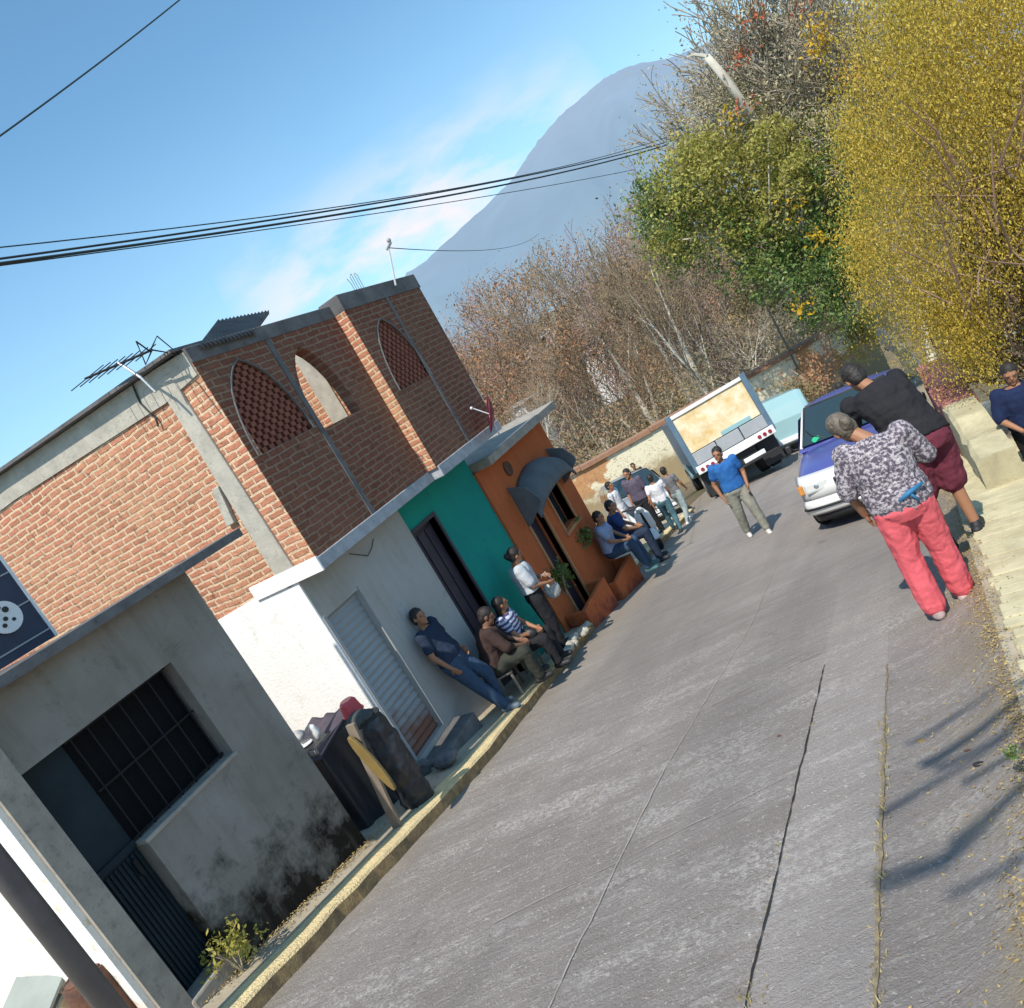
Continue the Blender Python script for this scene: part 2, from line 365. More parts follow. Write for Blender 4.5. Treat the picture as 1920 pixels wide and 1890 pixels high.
# ------------------------------------------------------------------ ground
def roadmat():
    k = N('worn_concrete_road'); s = k.sep()
    turned = k.mapping((1, 1, 1), rot=(0, 0, R(-31)))
    streak = k.noise(1.0, 6, 0.72, k.mapping((0.8, 9, 1), src=turned))
    streak2 = k.noise(1.0, 5, 0.75, k.mapping((4.5, 30, 1), src=turned))
    blotch = k.noise(0.55, 5, 0.6)
    agg = k.noise(70, 4, 0.8)
    speck = k.ramp(k.noise(38, 3, 0.7), [(0.60, 0.0), (0.68, 1.0)])
    c = k.ramp(blotch, [(0.3, (0.28, 0.242, 0.215)), (0.7, (0.38, 0.33, 0.295))])
    # the polished middle is darker, the near part shows pale aggregate
    fary = k.ramp(k.math('MULTIPLY', s[1], 0.055), [(0.22, 1.0), (0.5, 0.0)])
    c = k.mix(k.math('MULTIPLY', k.ramp(streak, [(0.42, 0.0), (0.62, 1.0)]), 0.5), c, (0.40, 0.365, 0.345))
    c = k.mix(k.math('MULTIPLY', k.ramp(streak2, [(0.57, 0.0), (0.70, 1.0)]), k.math('ADD', k.math('MULTIPLY', fary, 0.6), 0.06)), c, (0.62, 0.57, 0.53))
    c = k.mix(k.math('MULTIPLY', k.ramp(streak2, [(0.30, 1.0), (0.40, 0.0)]), 0.35), c, (0.17, 0.155, 0.148))
    c = k.mix(k.math('MULTIPLY', k.math('MULTIPLY', speck, fary), 0.85), c, (0.72, 0.67, 0.62))
    c = k.mix(0.55, c, k.ramp(agg, [(0.3, 0.55), (0.7, 1.35)]), 'MULTIPLY')
    patch = k.ramp(k.noise(1.0, 7, 0.72, k.mapping((0.7, 2.0, 1), src=turned)), [(0.50, 0.0), (0.60, 1.0)])
    fine = k.ramp(k.noise(26, 5, 0.8), [(0.46, 0.0), (0.56, 1.0)])
    c = k.mix(k.math('MULTIPLY', k.math('MULTIPLY', patch, fine), k.math('ADD', k.math('MULTIPLY', fary, 0.6), 0.12)), c, (0.66, 0.61, 0.57))
    lane = k.ramp(k.noise(0.8, 4, 0.6, k.mapping((1.5, 0.14, 1))), [(0.42, 0.0), (0.62, 1.0)])
    c = k.mix(k.math('MULTIPLY', lane, 0.38), c, (0.19, 0.175, 0.165))
    slab = k.math('MULTIPLY', k.math('GREATER_THAN', s[0], -1.52), k.math('LESS_THAN', s[0], -1.0))
    c = k.mix(k.math('MULTIPLY', k.math('MULTIPLY', slab, fary), 0.3), c, (0.52, 0.47, 0.44))
    oil = k.ramp(k.noise(1.7, 5, 0.7), [(0.64, 0.0), (0.72, 1.0)])
    c = k.mix(k.math('MULTIPLY', oil, 0.4), c, (0.10, 0.09, 0.085))
    edge = k.ramp(k.math('ADD', k.math('MULTIPLY', s[0], 1.0), k.math('MULTIPLY', k.noise(1.6, 5), 1.3)), [(0.05, 0.0), (0.75, 1.0)])
    c = k.mix(k.math('MULTIPLY', edge, 0.8), c, (0.42, 0.33, 0.19))
    le = k.ramp(k.math('ADD', k.math('MULTIPLY', k.math('ADD', s[0], 4.85), -3.0), k.math('ADD', 0.9, k.math('MULTIPLY', k.math('SUBTRACT', k.noise(3, 4), .5), 1.5))), [(0.1, 0.0), (0.9, 1.0)])
    c = k.mix(k.math('MULTIPLY', le, 0.4), c, (0.35, 0.3, 0.23))
    k.col(c).rough(0.85)
    k.b.inputs['Specular IOR Level'].default_value = 0.3
    k.bump(k.math('ADD', k.math('ADD', streak2, k.math('MULTIPLY', streak, 0.6)), k.math('MULTIPLY', agg, 1.1)), 0.8, 0.02)
    return k.m
def groundmat():
    k = N('dry_earth_and_scrub'); n = k.noise(0.09, 8, 0.7); n2 = k.noise(2.5, 6, 0.7)
    c = k.ramp(n, [(0.3, (0.06, 0.065, 0.03)), (0.5, (0.16, 0.12, 0.07)), (0.7, (0.08, 0.085, 0.04))])
    c = k.mix(k.ramp(n2, [(0.4, 0.0), (0.7, 0.6)]), c, (0.27, 0.21, 0.13)); k.col(c).rough(0.95); k.bump(n2, 0.5, 0.05); return k.m
M['road'] = roadmat(); M['ground'] = groundmat()
def terrain(x, y):
    z = gz(x, y) - 0.05
    if y > 33:
        t = sstep((y - 34) / 16); z -= 9.5 * t
        z += 24 * sstep((y - 70) / 420)
    if x < -30: z += 0.0
    if x > 3.5 and y < 40: z += 1.4 * sstep((x - 3.5) / 4)
    if y > 45: z += 2.5 * (mnoise.noise(Vector((x * 0.02, y * 0.02, 0)))) * min(1, (y - 45) / 60)
    return z
xs = [-6000, -2500, -1000, -500, -250, -150, -100, -70, -50, -38, -30, -24, -18, -14, -11, -8, -6.5, -5.6, -4.2, -3, -2, -1.2, -0.9, -0.6, -0.3, 0, 0.3, 0.6, 1, 1.6, 2.4, 3.4, 4.5, 6, 8, 11, 15, 20, 28, 38, 50, 70, 100, 150, 250, 500, 1000, 2500, 6000]
ys = [-6000, -2000, -600, -200, -80, -40, -25, -18, -12, -8, -5, -2, 0, 2, 4, 6, 8, 10, 12, 14, 16, 18, 20, 22, 25, 28, 31, 33, 35, 38, 41, 45, 50, 56, 63, 72, 85, 100, 120, 150, 190, 240, 300, 380, 480, 650, 1000, 2000, 4000, 8000]
vs = [(x, y, terrain(x, y)) for y in ys for x in xs]; nx = len(xs)
fs = [(j * nx + i, j * nx + i + 1, (j + 1) * nx + i + 1, (j + 1) * nx + i) for j in range(len(ys) - 1) for i in range(nx - 1)]
tag(pyobj('ground', vs, fs, M['ground'], smooth=True), kind='structure')
rx = [-6.6, -5.9, -5.3, -4.85, -4, -3, -2, -1.2, -0.9, -0.7, -0.5, -0.3, -0.1, 0.1, 0.35]
ry = [-10 + 0.5 * i for i in range(87)]
vs = []; fs = []
for y in ry:
    for x in rx: vs.append((x, y, gz(x, y) + 0.004 + 0.006 * mnoise.noise(Vector((x * 1.3, y * 1.3, 0)))))
nx = len(rx)
fs = [(j * nx + i, j * nx + i + 1, (j + 1) * nx + i + 1, (j + 1) * nx + i) for j in range(len(ry) - 1) for i in range(nx - 1)]
tag(pyobj('road', vs, fs, M['road'], smooth=True), kind='structure')

def slope_strip(name, line0, line1, top, depth, m, kind=None, parent=None, step=0.35, jit=0.0, bev=0.0, seed=1):
    """a band between two plan polylines x(y) that follows the falling street; top/depth = height over the road"""
    r = random.Random(seed)
    def X(l, y):
        for (ya, xa), (yb, xb) in zip(l, l[1:]):
            if y <= yb: return xa + (xb - xa) * (y - ya) / (yb - ya)
        return l[-1][1]
    y0, y1 = line0[0][0], line0[-1][0]; n = int((y1 - y0) / step); bm = B(); prev = None
    for i in range(n + 1):
        y = y0 + (y1 - y0) * i / n; a = X(line0, y) + r.uniform(-jit, jit) * 0.3; b = X(line1, y) + r.uniform(-jit, jit); zt = road_z(y) + top + r.uniform(-jit, jit) * 0.6
        ring = [bm.verts.new(p) for p in ((a, y, road_z(y) - depth), (a, y, zt), (b - 0.02, y, zt), (b, y, zt - 0.02), (b + jit * 0.2, y, road_z(y) - depth))]
        if prev:
            for q in range(4): bm.faces.new((prev[q], prev[q + 1], ring[q + 1], ring[q]))
        else: bm.faces.new(ring)
        prev = ring
    bm.faces.new(list(reversed(prev)))
    bmesh.ops.recalc_face_normals(bm, faces=bm.faces[:])
    o = obj(name, bm, m, parent); 
    if kind: tag(o, kind=kind)
    return o
def kerbmat():
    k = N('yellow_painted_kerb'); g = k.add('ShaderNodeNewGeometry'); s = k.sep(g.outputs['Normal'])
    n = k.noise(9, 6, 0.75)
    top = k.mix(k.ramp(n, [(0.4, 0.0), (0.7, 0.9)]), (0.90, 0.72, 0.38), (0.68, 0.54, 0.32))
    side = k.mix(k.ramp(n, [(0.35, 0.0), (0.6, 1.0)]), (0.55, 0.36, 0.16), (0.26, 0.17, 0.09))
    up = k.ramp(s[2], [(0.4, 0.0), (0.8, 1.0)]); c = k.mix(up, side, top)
    k.col(c).rough(0.95); k.bump(k.math('ADD', n, k.noise(60, 3)), 0.8, 0.03); return k.m
M['kerb'] = kerbmat()
M['sidewalk'] = paint('sidewalk_cement', (0.50, 0.43, 0.32), (0.33, 0.28, 0.2), 0.92, 2.5, 0.9, 0.5, 30, grime=(0.2, 0.17, 0.13))
KX = [(-10, -4.85), (5.4, -4.86), (6.6, -4.98), (8, -5.13), (9.5, -5.27), (11.5, -5.5), (13.8, -5.86), (18.5, -5.95)]
KI = [(y, x - 0.20) for y, x in KX]; KO = [(y, x - (0.172)) for y, x in KX]
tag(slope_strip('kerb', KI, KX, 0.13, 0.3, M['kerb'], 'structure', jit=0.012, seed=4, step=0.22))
slope_strip('sidewalk', [(-10, -9.5), (18.5, -9.5)], [(y, x - 0.202) for y, x in KX], 0.124, 0.3, M['sidewalk'], 'structure', jit=0.001)

# long cracks between the road slabs: dark gap with dry grass growing in it
def crack(name, pts, wdt, m, label, seed, dz=0.014):
    r = random.Random(seed); vs = []; fs = []; n = 0
    for (xa, ya), (xb, yb) in zip(pts, pts[1:]):
        L = math.hypot(xb - xa, yb - ya); q = max(2, int(L / 0.07))
        for i in range(q):
            t = i / q; x = xa + (xb - xa) * t; y = ya + (yb - ya) * t
            d = Vector((xb - xa, yb - ya, 0)).normalized(); s = Vector((-d.y, d.x, 0)); ww = wdt * r.uniform(0.2, 0.75); o = 0.012 * mnoise.noise(Vector((x * 3, y * 3, seed))) + r.uniform(-0.003, 0.003)
            for sg in (-1, 1):
                p = Vector((x, y, 0)) + s * (o + sg * ww / 2); vs.append((p.x, p.y, gz(p.x, p.y) + dz))
            if n: fs.append((n * 2 - 2, n * 2 - 1, n * 2 + 1, n * 2))
            n += 1
    o = pyobj(name, vs, fs, m); tag(o, kind='structure'); return o
M['gap'] = paint('crack_gap', (0.03, 0.025, 0.02), None, 1.0, 20, 0.9)
M['gap_dust'] = paint('dusty_crack', (0.30, 0.24, 0.15), (0.12, 0.1, 0.07), 1.0, 25, 0.9)
M['gap_pale'] = paint('pale_crack_fill', (0.46, 0.41, 0.37), (0.33, 0.29, 0.26), 1.0, 25, 0.9)
crack('road_crack', [(-1.54, 1.2), (-1.52, 3.2), (-1.50, 5.9)], 0.016, M['gap'], '', 1)
crack('road_crack', [(-1.0, 1.2), (-1.0, 3.4), (-1.0, 5.6)], 0.03, M['gap_dust'], '', 2)
crack('road_crack', [(-2.55, 2.2), (-2.6, 4.5), (-2.45, 7.5), (-2.5, 10)], 0.011, M['gap_pale'], '', 3)
crack('road_crack', [(-3.3, 3.0), (-2.4, 3.58), (-1.54, 4.15)], 0.012, M['gap_pale'], '', 5)
crack('road_crack', [(-3.6, 4.8), (-2.64, 5.43), (-1.5, 6.2)], 0.012, M['gap_pale'], '', 6)
def blades(bm_v, bm_f, x, y, z, h, wd, r, lean=0.5):
    a = r.uniform(0, 6.28); dx, dy = math.cos(a), math.sin(a); lx, ly = r.uniform(-lean, lean) * h, r.uniform(-lean, lean) * h; i = len(bm_v)
    bm_v += [(x - dx * wd, y - dy * wd, z), (x + dx * wd, y + dy * wd, z), (x + lx, y + ly, z + h)]; bm_f.append((i, i + 1, i + 2))
def grass(name, spots, m, seed):
    r = random.Random(seed); v = []; f = []
    for (x, y, sp, n, h) in spots:
        for _ in range(n):
            px, py = x + r.gauss(0, sp), y + r.gauss(0, sp); blades(v, f, px, py, gz(px, py), h * r.uniform(0.4, 1.2), 0.006, r, 0.9)
    return tag(pyobj(name, v, f, m), kind='stuff')
M['drygrass'] = leafmat('dry_grass', [(0.42, 0.32, 0.12), (0.5, 0.42, 0.2), (0.25, 0.2, 0.08), (0.2, 0.24, 0.06)], 0.2)
M['litter'] = leafmat('fallen_leaves', [(0.36, 0.24, 0.08), (0.52, 0.40, 0.16), (0.24, 0.15, 0.07), (0.44, 0.35, 0.12)], 0.1)
sp = [(-1.0 + RNG.gauss(0, 0.012), 1.3 + i * 0.045, 0.014, 7, 0.028) for i in range(75)]
sp += [(-1.52 + RNG.gauss(0, 0.01), 1.3 + i * 0.1, 0.012, 3, 0.02) for i in range(40)]
sp += [(-1.5, 2.35, 0.04, 40, 0.03), (-1.02, 2.0, 0.05, 60, 0.04)]
tag(grass('dry_grass', sp, M['drygrass'], 3), 'tufts of dry grass growing in the long cracks of the grey road', 'grass')
# ribbed concrete steps and gutter on the right
slope_strip('footpath', [(-10, -0.2), (16, -0.2)], [(-10, 3.6), (16, 3.6)], 0.33, 0.1, M['sidewalk'], 'structure', jit=0.001)
def ribs():
    bm = B(); r = random.Random(5); y = 1.6; i = 0
    while y < 11:
        z = road_z(y) + 0.33; x0 = -0.14 + r.uniform(-0.02, 0.03); x1 = 1.7 + r.uniform(-.1, .1)
        h = r.uniform(0.02, 0.035)
        bx(bm, x0, x1, y, y + 0.10, z - 0.08, z + h); y += 0.15 + r.uniform(-.01, .015); i += 1
    return bm
tag(obj('footpath_steps', ribs(), M['cream'], bevel=0.012), 'low cream concrete ridges laid across the right-hand footpath like shallow steps', 'steps')
XNW = -5.31
r = random.Random(11); v = []; f = []
def leafquad(v, f, p, s, r, flat=False):
    n = Vector((r.gauss(0, 1), r.gauss(0, 1), r.gauss(0, 1) + (4 if flat else 0))).normalized(); u, w_ = frame(n); a = r.uniform(0, 6.28)
    u2 = u * math.cos(a) + w_ * math.sin(a); w2 = n.cross(u2); i = len(v)
    v += [p - u2 * s, p + w2 * s * 0.45, p + u2 * s, p - w2 * s * 0.45]; f.append((i, i + 1, i + 2, i + 3))
for _ in range(9000):
    y = 1.0 + 12 * r.random() ** 1.2; x = r.gauss(-0.24, 0.06) if r.random() < 0.55 else r.gauss(-0.15, 0.3)
    if x > 1.2: continue
    z = gz(x, y) if x < -0.2 else road_z(y) + 0.34
    leafquad(v, f, Vector((x, y, z + 0.012 + r.random() * 0.012)), r.uniform(0.005, 0.013), r, True)
for _ in range(4000):
    a = r.choice([(-0.3, 2.6, 0.08, .16), (-0.2, 3.2, .06, .5), (-0.3, 2.1, .06, .2)]); x = r.gauss(a[0], a[2]); y = r.gauss(a[1], a[3])
    z = gz(x, y) if x < -0.2 else road_z(y) + 0.34
    leafquad(v, f, Vector((x, y, z + 0.012 + r.random() * 0.02)), r.uniform(0.005, 0.011), r, True)
for _ in range(900):
    y = r.uniform(2.35, 4.4) if r.random() < .7 else r.uniform(8.3, 9.4); x = (XNW if y < 5 else -5.12) + abs(r.gauss(0, .05)) + (0.01 if y < 5 else -.08)
    leafquad(v, f, Vector((x, y, road_z(y) + .135 + r.random() * .02)), r.uniform(.006, .016), r, True)
tag(pyobj('leaf_litter', v, f, M['litter']), 'yellow and brown fallen leaves lying along the edges of the road', 'leaves', kind='stuff')

# ------------------------------------------------------------------ near house
XN = -5.32; XG = -5.65; XU = -5.27; YS = 5.44; YN = 2.28
nh = thing('cement_house', 'low grey cement house with a flat roof, dark doorway and dark stained wall base', 'house', (-8, 3.2, 0))
nh_inv = Matrix.Translation((8, -3.2, 0))
def Pf(o, parent):            # keep world coordinates while parenting
    o.parent = parent; o.matrix_parent_inverse = Matrix.Translation(Vector(parent.location)).inverted() if parent.rotation_euler.z == 0 else parent.matrix_basis.inverted()
    return o
def yz(px, py, X): p = atx(px, py, X); return (p.y, p.z)
a_ = yz(20, 1470, XN); b_ = yz(320, 1240, XN); c_ = yz(440, 1415, XN); d_ = yz(270, 1570, XN)
ye = 4.16; dy0 = YN + 0.03; dyR = d_[0]; wy1 = (b_[0] + c_[0]) / 2; wtop = (a_[1] + b_[1]) / 2; wsill = (c_[1] + d_[1]) / 2
zb = -0.25; ztop = 2.13
def front(X):
    return lambda u, v, d: Vector((X - d, u, v))
def side(Y):
    return lambda u, v, d: Vector((u, Y + d, v))
bm = B()
slabpoly(bm, [(YN, -1.4), (ye, -1.4), (ye, ztop), (YN, ztop)], [[(dy0 + 0.03, -1.2), (dyR, -1.2), (dyR, wsill), (wy1, wsill), (wy1, wtop), (dy0 + 0.03, wtop)]], front(XN), 0.18)
Pf(obj('wall', bm, M['grey_plaster']), nh)
bm = B(); bx(bm, -7.5, XN - 0.183, ye - 0.18, ye, -2.5, -0.4); Pf(obj('wall', bm, M['grey_plaster']), nh)
bm = B(); bx(bm, -12, XN - 0.003, YN - 0.16, YN - 0.002, -1.6, ztop); Pf(obj('side_wall', bm, M['white_near']), nh)
bm = B(); bx(bm, XN - 0.001, XN + 0.035, YN - 0.12, YN + 0.05, -1.3, ztop - 0.01); Pf(obj('door_jamb', bm, M['concrete']), nh)
bm = B(); slabpoly(bm, [(-12, YN - 0.18), (-5.14, YN - 0.18), (-5.14, 4.72), (-5.48, 4.72), (-5.48, 2.9), (-12, 2.9)], [], lambda u, v, d: Vector((u, v, ztop + 0.001 + d)), 0.07); Pf(obj('roof', bm, M['concrete_dark']), nh)
bm = B(); bx(bm, -12, -11.8, YN, ye - 0.2, -2.5, ztop); Pf(obj('wall', bm, M['grey_plaster']), nh)
# door leaf: ribbed dark metal
bm = B(); n = 9; yy0, yy1 = dy0 + 0.05, dyR - 0.01
bx(bm, XN - 0.16, XN - 0.13, yy0, yy1, -1.0, wtop - 0.01)
for i in range(n):
    y = yy0 + 0.02 + (yy1 - yy0 - 0.06) * i / (n - 1); bx(bm, XN - 0.131, XN - 0.115, y, y + 0.018, -0.9, wtop - 0.9)
bx(bm, XN - 0.131, XN - 0.105, yy0, yy1, wtop - 0.88, wtop - 0.83)
dr = Pf(obj('door', bm, M['door_blue']), nh)
bm = B(); bx(bm, XN - 0.11, XN - 0.08, yy1 - 0.1, yy1 - 0.07, wtop - 1.05, wtop - 0.93); Pf(obj('handle', bm, M['iron']), dr).matrix_parent_inverse = Matrix.Translation((8, -3.2, 0)) if False else Matrix.Identity(4)
bm = B(); bx(bm, XN - 0.17, XN - 0.15, dyR, wy1 - 0.005, wsill + 0.004, wtop - 0.005); wn = Pf(obj('window', bm, M['dark']), nh)
bm = B()
for i in range(7): y = dyR + 0.04 + (wy1 - dyR - 0.08) * i / 6; bx(bm, XN - 0.12, XN - 0.108, y, y + 0.012, wsill + 0.004, wtop - 0.005)
for z in (wsill + 0.02, (wsill + wtop) / 2, wtop - 0.03): bx(bm, XN - 0.123, XN - 0.104, dyR, wy1 - 0.004, z, z + 0.014)
g = obj('grille', bm, M['iron'], wn)
bm = B(); bx(bm, XN - 0.12, XN + 0.012, dyR - 0.01, wy1 + 0.02, wsill - 0.03, wsill + 0.003); Pf(obj('window_sill', bm, M['concrete'], bevel=0.006), nh)
bm = B(); bx(bm, XN - 0.13, XN + 0.05, dy0, dyR + 0.05, road_z(2.5) + 0.1, road_z(2.5) + 0.24); Pf(obj('doorstep', bm, M['concrete'], bevel=0.02), nh)
# dark panel standing on the roof with a round white emblem
sp0 = atx(100, 1188, -5.62); sp1 = atx(0, 1052, -5.62)
sg = thing('sign_board', 'navy sign board with a round white emblem on the flat cement roof', 'sign', (-5.62, 1.6, ztop + 0.086))
bm = B(); bx(bm, -5.66, -5.62, -0.6, sp0.y, ztop + 0.086, sp1.z + 0.9); Pf(obj('board', bm, paint('navy_board', (0.035, 0.045, 0.085), (0.02, 0.028, 0.055), 0.6, 2, 0.8)), sg)
bm = B(); bx(bm, -5.665, -5.612, sp0.y, sp0.y + 0.022, ztop + 0.086, sp1.z + 0.9); Pf(obj('painted_sunlit_edge', bm, M['white_metal']), sg)  # white strip paints the sunlight along the board's narrow edge
bm = B()
for q in range(5): z = ztop + 0.15 + q * 0.24; bx(bm, -5.62, -5.612, -0.6, sp0.y - 0.002, z, z + 0.01)
Pf(obj('batten', bm, M['grey_metal']), sg)
ec = atx(8, 1158, -5.612)
bm = B(); bmesh.ops.create_cone(bm, cap_ends=True, segments=28, radius1=0.115, radius2=0.115, depth=0.012, matrix=Matrix.Translation((-5.606, ec.y, ec.z)) @ Matrix.Rotation(R(90), 4, 'Y')); Pf(obj('emblem', bm, M['white_metal']), sg)
bm = B()
for dy, dz, rr in ((0.03, 0.045, 0.022), (-0.045, 0.04, 0.024), (-0.005, -0.012, 0.016), (0.04, -0.04, 0.013), (-0.035, -0.05, 0.016), (0.0, 0.075, 0.012)):
    bmesh.ops.create_cone(bm, cap_ends=True, segments=10, radius1=rr, radius2=rr, depth=0.01, matrix=Matrix.Translation((-5.600, ec.y + dy, ec.z + dz)) @ Matrix.Rotation(R(90), 4, 'Y'))
Pf(obj('emblem_mark', bm, M['blackp']), sg)

# ------------------------------------------------------------------ two-storey brick house
bh = thing('brick_house', 'two-storey house, raw brick above with pointed arches, white and teal shopfronts below', 'house', (-9, 7.5, 0))
zband0 = (yz(592, 1041, XU)[1] + yz(918, 800, XU)[1]) / 2 - 0.13; zband1 = zband0 + 0.135
YE = yz(765, 540, XU)[0]; YP = yz(805, 890, XU)[0] - 0.02
ztopU = (yz(342, 650, XU)[1] + yz(765, 540, XU)[1]) / 2 + 0.02
YD = yz(850, 1130, XG)[0]
def arch(yc, w, z0, h, n=9):
    """pointed arch outline, base z0, counter-clockwise"""
    pts = [(yc - w / 2, z0), (yc + w / 2, z0)]
    for i in range(1, n):
        t = i / n; a = t * math.pi / 2; pts.append((yc + w / 2 * math.cos(a) ** 0.9, z0 + h * (0.35 * t + 0.65 * math.sin(a))) )
    pts.append((yc, z0 + h * 1.0))
    for i in range(n - 1, 0, -1):
        t = i / n; a = t * math.pi / 2; pts.append((yc - w / 2 * math.cos(a) ** 0.9, z0 + h * (0.35 * t + 0.65 * math.sin(a))))
    return pts
aoL = yz(605, 803, XU); aoR = yz(675, 770, XU); aoT = yz(545, 655, XU)
ac = ((aoL[0] + aoR[0]) / 2, aoR[0] - aoL[0] + 0.05, (aoL[1] + aoR[1]) / 2); archO = arch(ac[0], ac[1], ac[2], aoT[1] - ac[2])
j1L = yz(492, 858, XU); j1R = yz(578, 792, XU); j1T = yz(428, 680, XU)
jc = ((j1L[0] + j1R[0]) / 2, (j1R[0] - j1L[0]) + 0.06, (j1L[1] + j1R[1]) / 2 - 0.02); archJ = arch(jc[0], jc[1], jc[2], j1T[1] - jc[2])
XU2 = XU + 0.16
j2L = yz(722, 735, XU2); j2R = yz(785, 716, XU2); j2T = yz(683, 608, XU2)
jc2 = (max(YP + 0.16 + ((j2R[0] - j2L[0]) + 0.08) / 2, (j2L[0] + j2R[0]) / 2), (j2R[0] - j2L[0]) + 0.08, (j2L[1] + j2R[1]) / 2 - 0.03); archJ2 = arch(jc2[0], jc2[1], jc2[2], j2T[1] - jc2[2])
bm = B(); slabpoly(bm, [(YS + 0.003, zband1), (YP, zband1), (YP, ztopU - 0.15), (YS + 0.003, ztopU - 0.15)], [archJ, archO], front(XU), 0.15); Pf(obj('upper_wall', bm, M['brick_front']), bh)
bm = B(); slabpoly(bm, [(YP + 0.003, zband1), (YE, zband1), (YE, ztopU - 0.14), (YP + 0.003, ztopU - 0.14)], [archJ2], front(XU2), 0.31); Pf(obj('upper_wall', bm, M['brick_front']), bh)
# ring beams
bm = B(); bx(bm, XU - 0.15, XU + 0.012, YS - 0.001, YP - 0.002, ztopU - 0.15, ztopU); bx(bm, XU2 - 0.3, XU2 + 0.015, YP - 0.01, YE + 0.02, ztopU - 0.14, ztopU + 0.06); Pf(obj('ring_beam', bm, M['concrete_dark'], bevel=0.008), bh)
# brick pilaster's sunlit flank is the wall end itself; a bright brick skin carries side courses
bm = B(); bx(bm, XU + 0.001, XU2 - 0.001, YP - 0.008, YP - 0.001, zband1, ztopU - 0.14); Pf(obj('pilaster_face', bm, M['brick_side']), bh)
for A_, X_ in ((archJ, XU - 0.151), (archJ2, XU2 - 0.33)):
    bm = B(); slabpoly(bm, A_, [], front(X_), 0.02); Pf(obj('arch_shade_backing', bm, M['dark']), bh)  # dark sheet behind the lattice, painting the interior shadow
def lattice(A, X, name):
    bm = B(); ys_ = [p[0] for p in A]; zs_ = [p[1] for p in A]; z = min(zs_); row = 0
    def inside(y, z):
        c = False; n = len(A)
        for i in range(n):
            (y1, z1), (y2, z2) = A[i], A[(i + 1) % n]
            if (z1 > z) != (z2 > z) and y < (y2 - y1) * (z - z1) / (z2 - z1) + y1: c = not c
        return c
    while z < max(zs_):
        y = min(ys_) + (0.055 if row % 2 else 0.0)
        while y < max(ys_):
            if inside(y + 0.028, z + 0.02): bx(bm, X - 0.13, X - 0.02, y, y + 0.064, z, z + 0.05)
            y += 0.11
        z += 0.053; row += 1
    return Pf(obj(name, bm, M['brick_lattice']), bh)
lattice(archJ, XU, 'brick_lattice'); lattice(archJ2, XU2, 'brick_lattice')
# thin mortar ribs around the arches and the cement strips that run down the brickwork
def rim(A, X):
    bm = B(); pts = [Vector((X + 0.006, y, z)) for y, z in A]; tube(bm, pts[1:] + [pts[0]], 0.012, 5); Pf(obj('arch_rim', bm, M['concrete_dark']), bh)
rim(archJ, XU); rim(archJ2, XU2)
bm = B()
p = yz(560, 735, XU); bx(bm, XU - 0.002, XU + 0.012, p[0] - 0.035, p[0] + 0.035, zband1, ztopU - 0.15); Pf(obj('cement_strip', bm, M['concrete_dark']), bh); bm = B()
p = yz(800, 690, XU2); bx(bm, XU2 - 0.002, XU2 + 0.012, p[0] - 0.03, p[0] + 0.03, zband1, ztopU - 0.14)
Pf(obj('cement_strip', bm, M['concrete_dark']), bh)
# side wall, facing up the street into the sun
p = aty(0, 893, YS); zleft = p.z; xleft = p.x
bm = B(); slabpoly(bm, [(-13, 1.1), (XG - 0.005, 1.1), (XG - 0.005, zband1), (XU - 0.003, zband1), (XU - 0.003, ztopU - 0.15), (XU - .5, ztopU - 0.2), (xleft, zleft - 0.2), (-13, zleft - 0.1)], [], side(YS), 0.14)
Pf(obj('side_wall', bm, M['brick_side']), bh)
wl = aty(403, 1166, YS); wr = aty(500, 1108, YS)
zw = (wl.z + wr.z) / 2
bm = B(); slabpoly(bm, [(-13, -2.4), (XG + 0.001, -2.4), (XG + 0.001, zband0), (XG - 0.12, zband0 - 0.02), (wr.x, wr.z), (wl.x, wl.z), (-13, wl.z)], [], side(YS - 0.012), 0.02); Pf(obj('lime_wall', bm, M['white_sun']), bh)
# raking concrete coping along the top of the side wall, with a thin sheet over it
bm = B(); slabpoly(bm, [(-13, zleft - 0.32), (xleft, zleft - 0.30), (XU - 0.55, ztopU - 0.30), (XU - 0.01, ztopU - 0.26), (XU - 0.01, ztopU - 0.03), (XU - .4, ztopU), (xleft, zleft), (-13, zleft + 0.05)], [], side(YS - 0.02), 0.16); Pf(obj('coping', bm, M['concrete_pale']), bh)
bm = B(); slabpoly(bm, [(-13, zleft + 0.01), (xleft, zleft + 0.005), (XU - .4, ztopU + 0.01), (XU - 0.02, ztopU), (XU - 0.02, ztopU + 0.03), (XU - .4, ztopU + 0.045), (xleft, zleft + 0.04), (-13, zleft + 0.07)], [], side(YS - 0.14), 0.5); Pf(obj('coping_sheet', bm, M['concrete_dark']), bh)
# vertical concrete column in the side wall
def colside(pxs, w0, w1, dy, m, name):
    a = aty(*pxs[0], YS - dy); b = aty(*pxs[1], YS - dy); bm = B()
    slabpoly(bm, [(b.x - w1 / 2, b.z), (b.x + w1 / 2, b.z), (a.x + w0 / 2, a.z), (a.x - w0 / 2, a.z)], [], side(YS - dy), dy + 0.01); return Pf(obj(name, bm, m, bevel=0.01), bh)
colside(((303, 708), (536, 1078)), 0.2, 0.27, 0.03, M['concrete_pale'], 'concrete_column')
colside(((402, 915), (432, 985)), 0.10, 0.12, 0.045, M['concrete_pale'], 'meter_cover')
bm = B(); bx(bm, XG - 0.6, XU + 0.03, YS - 0.035, YS - 0.014, zband0, zband1 + 0.02); Pf(obj('band_end', bm, M['white_sun']), bh)
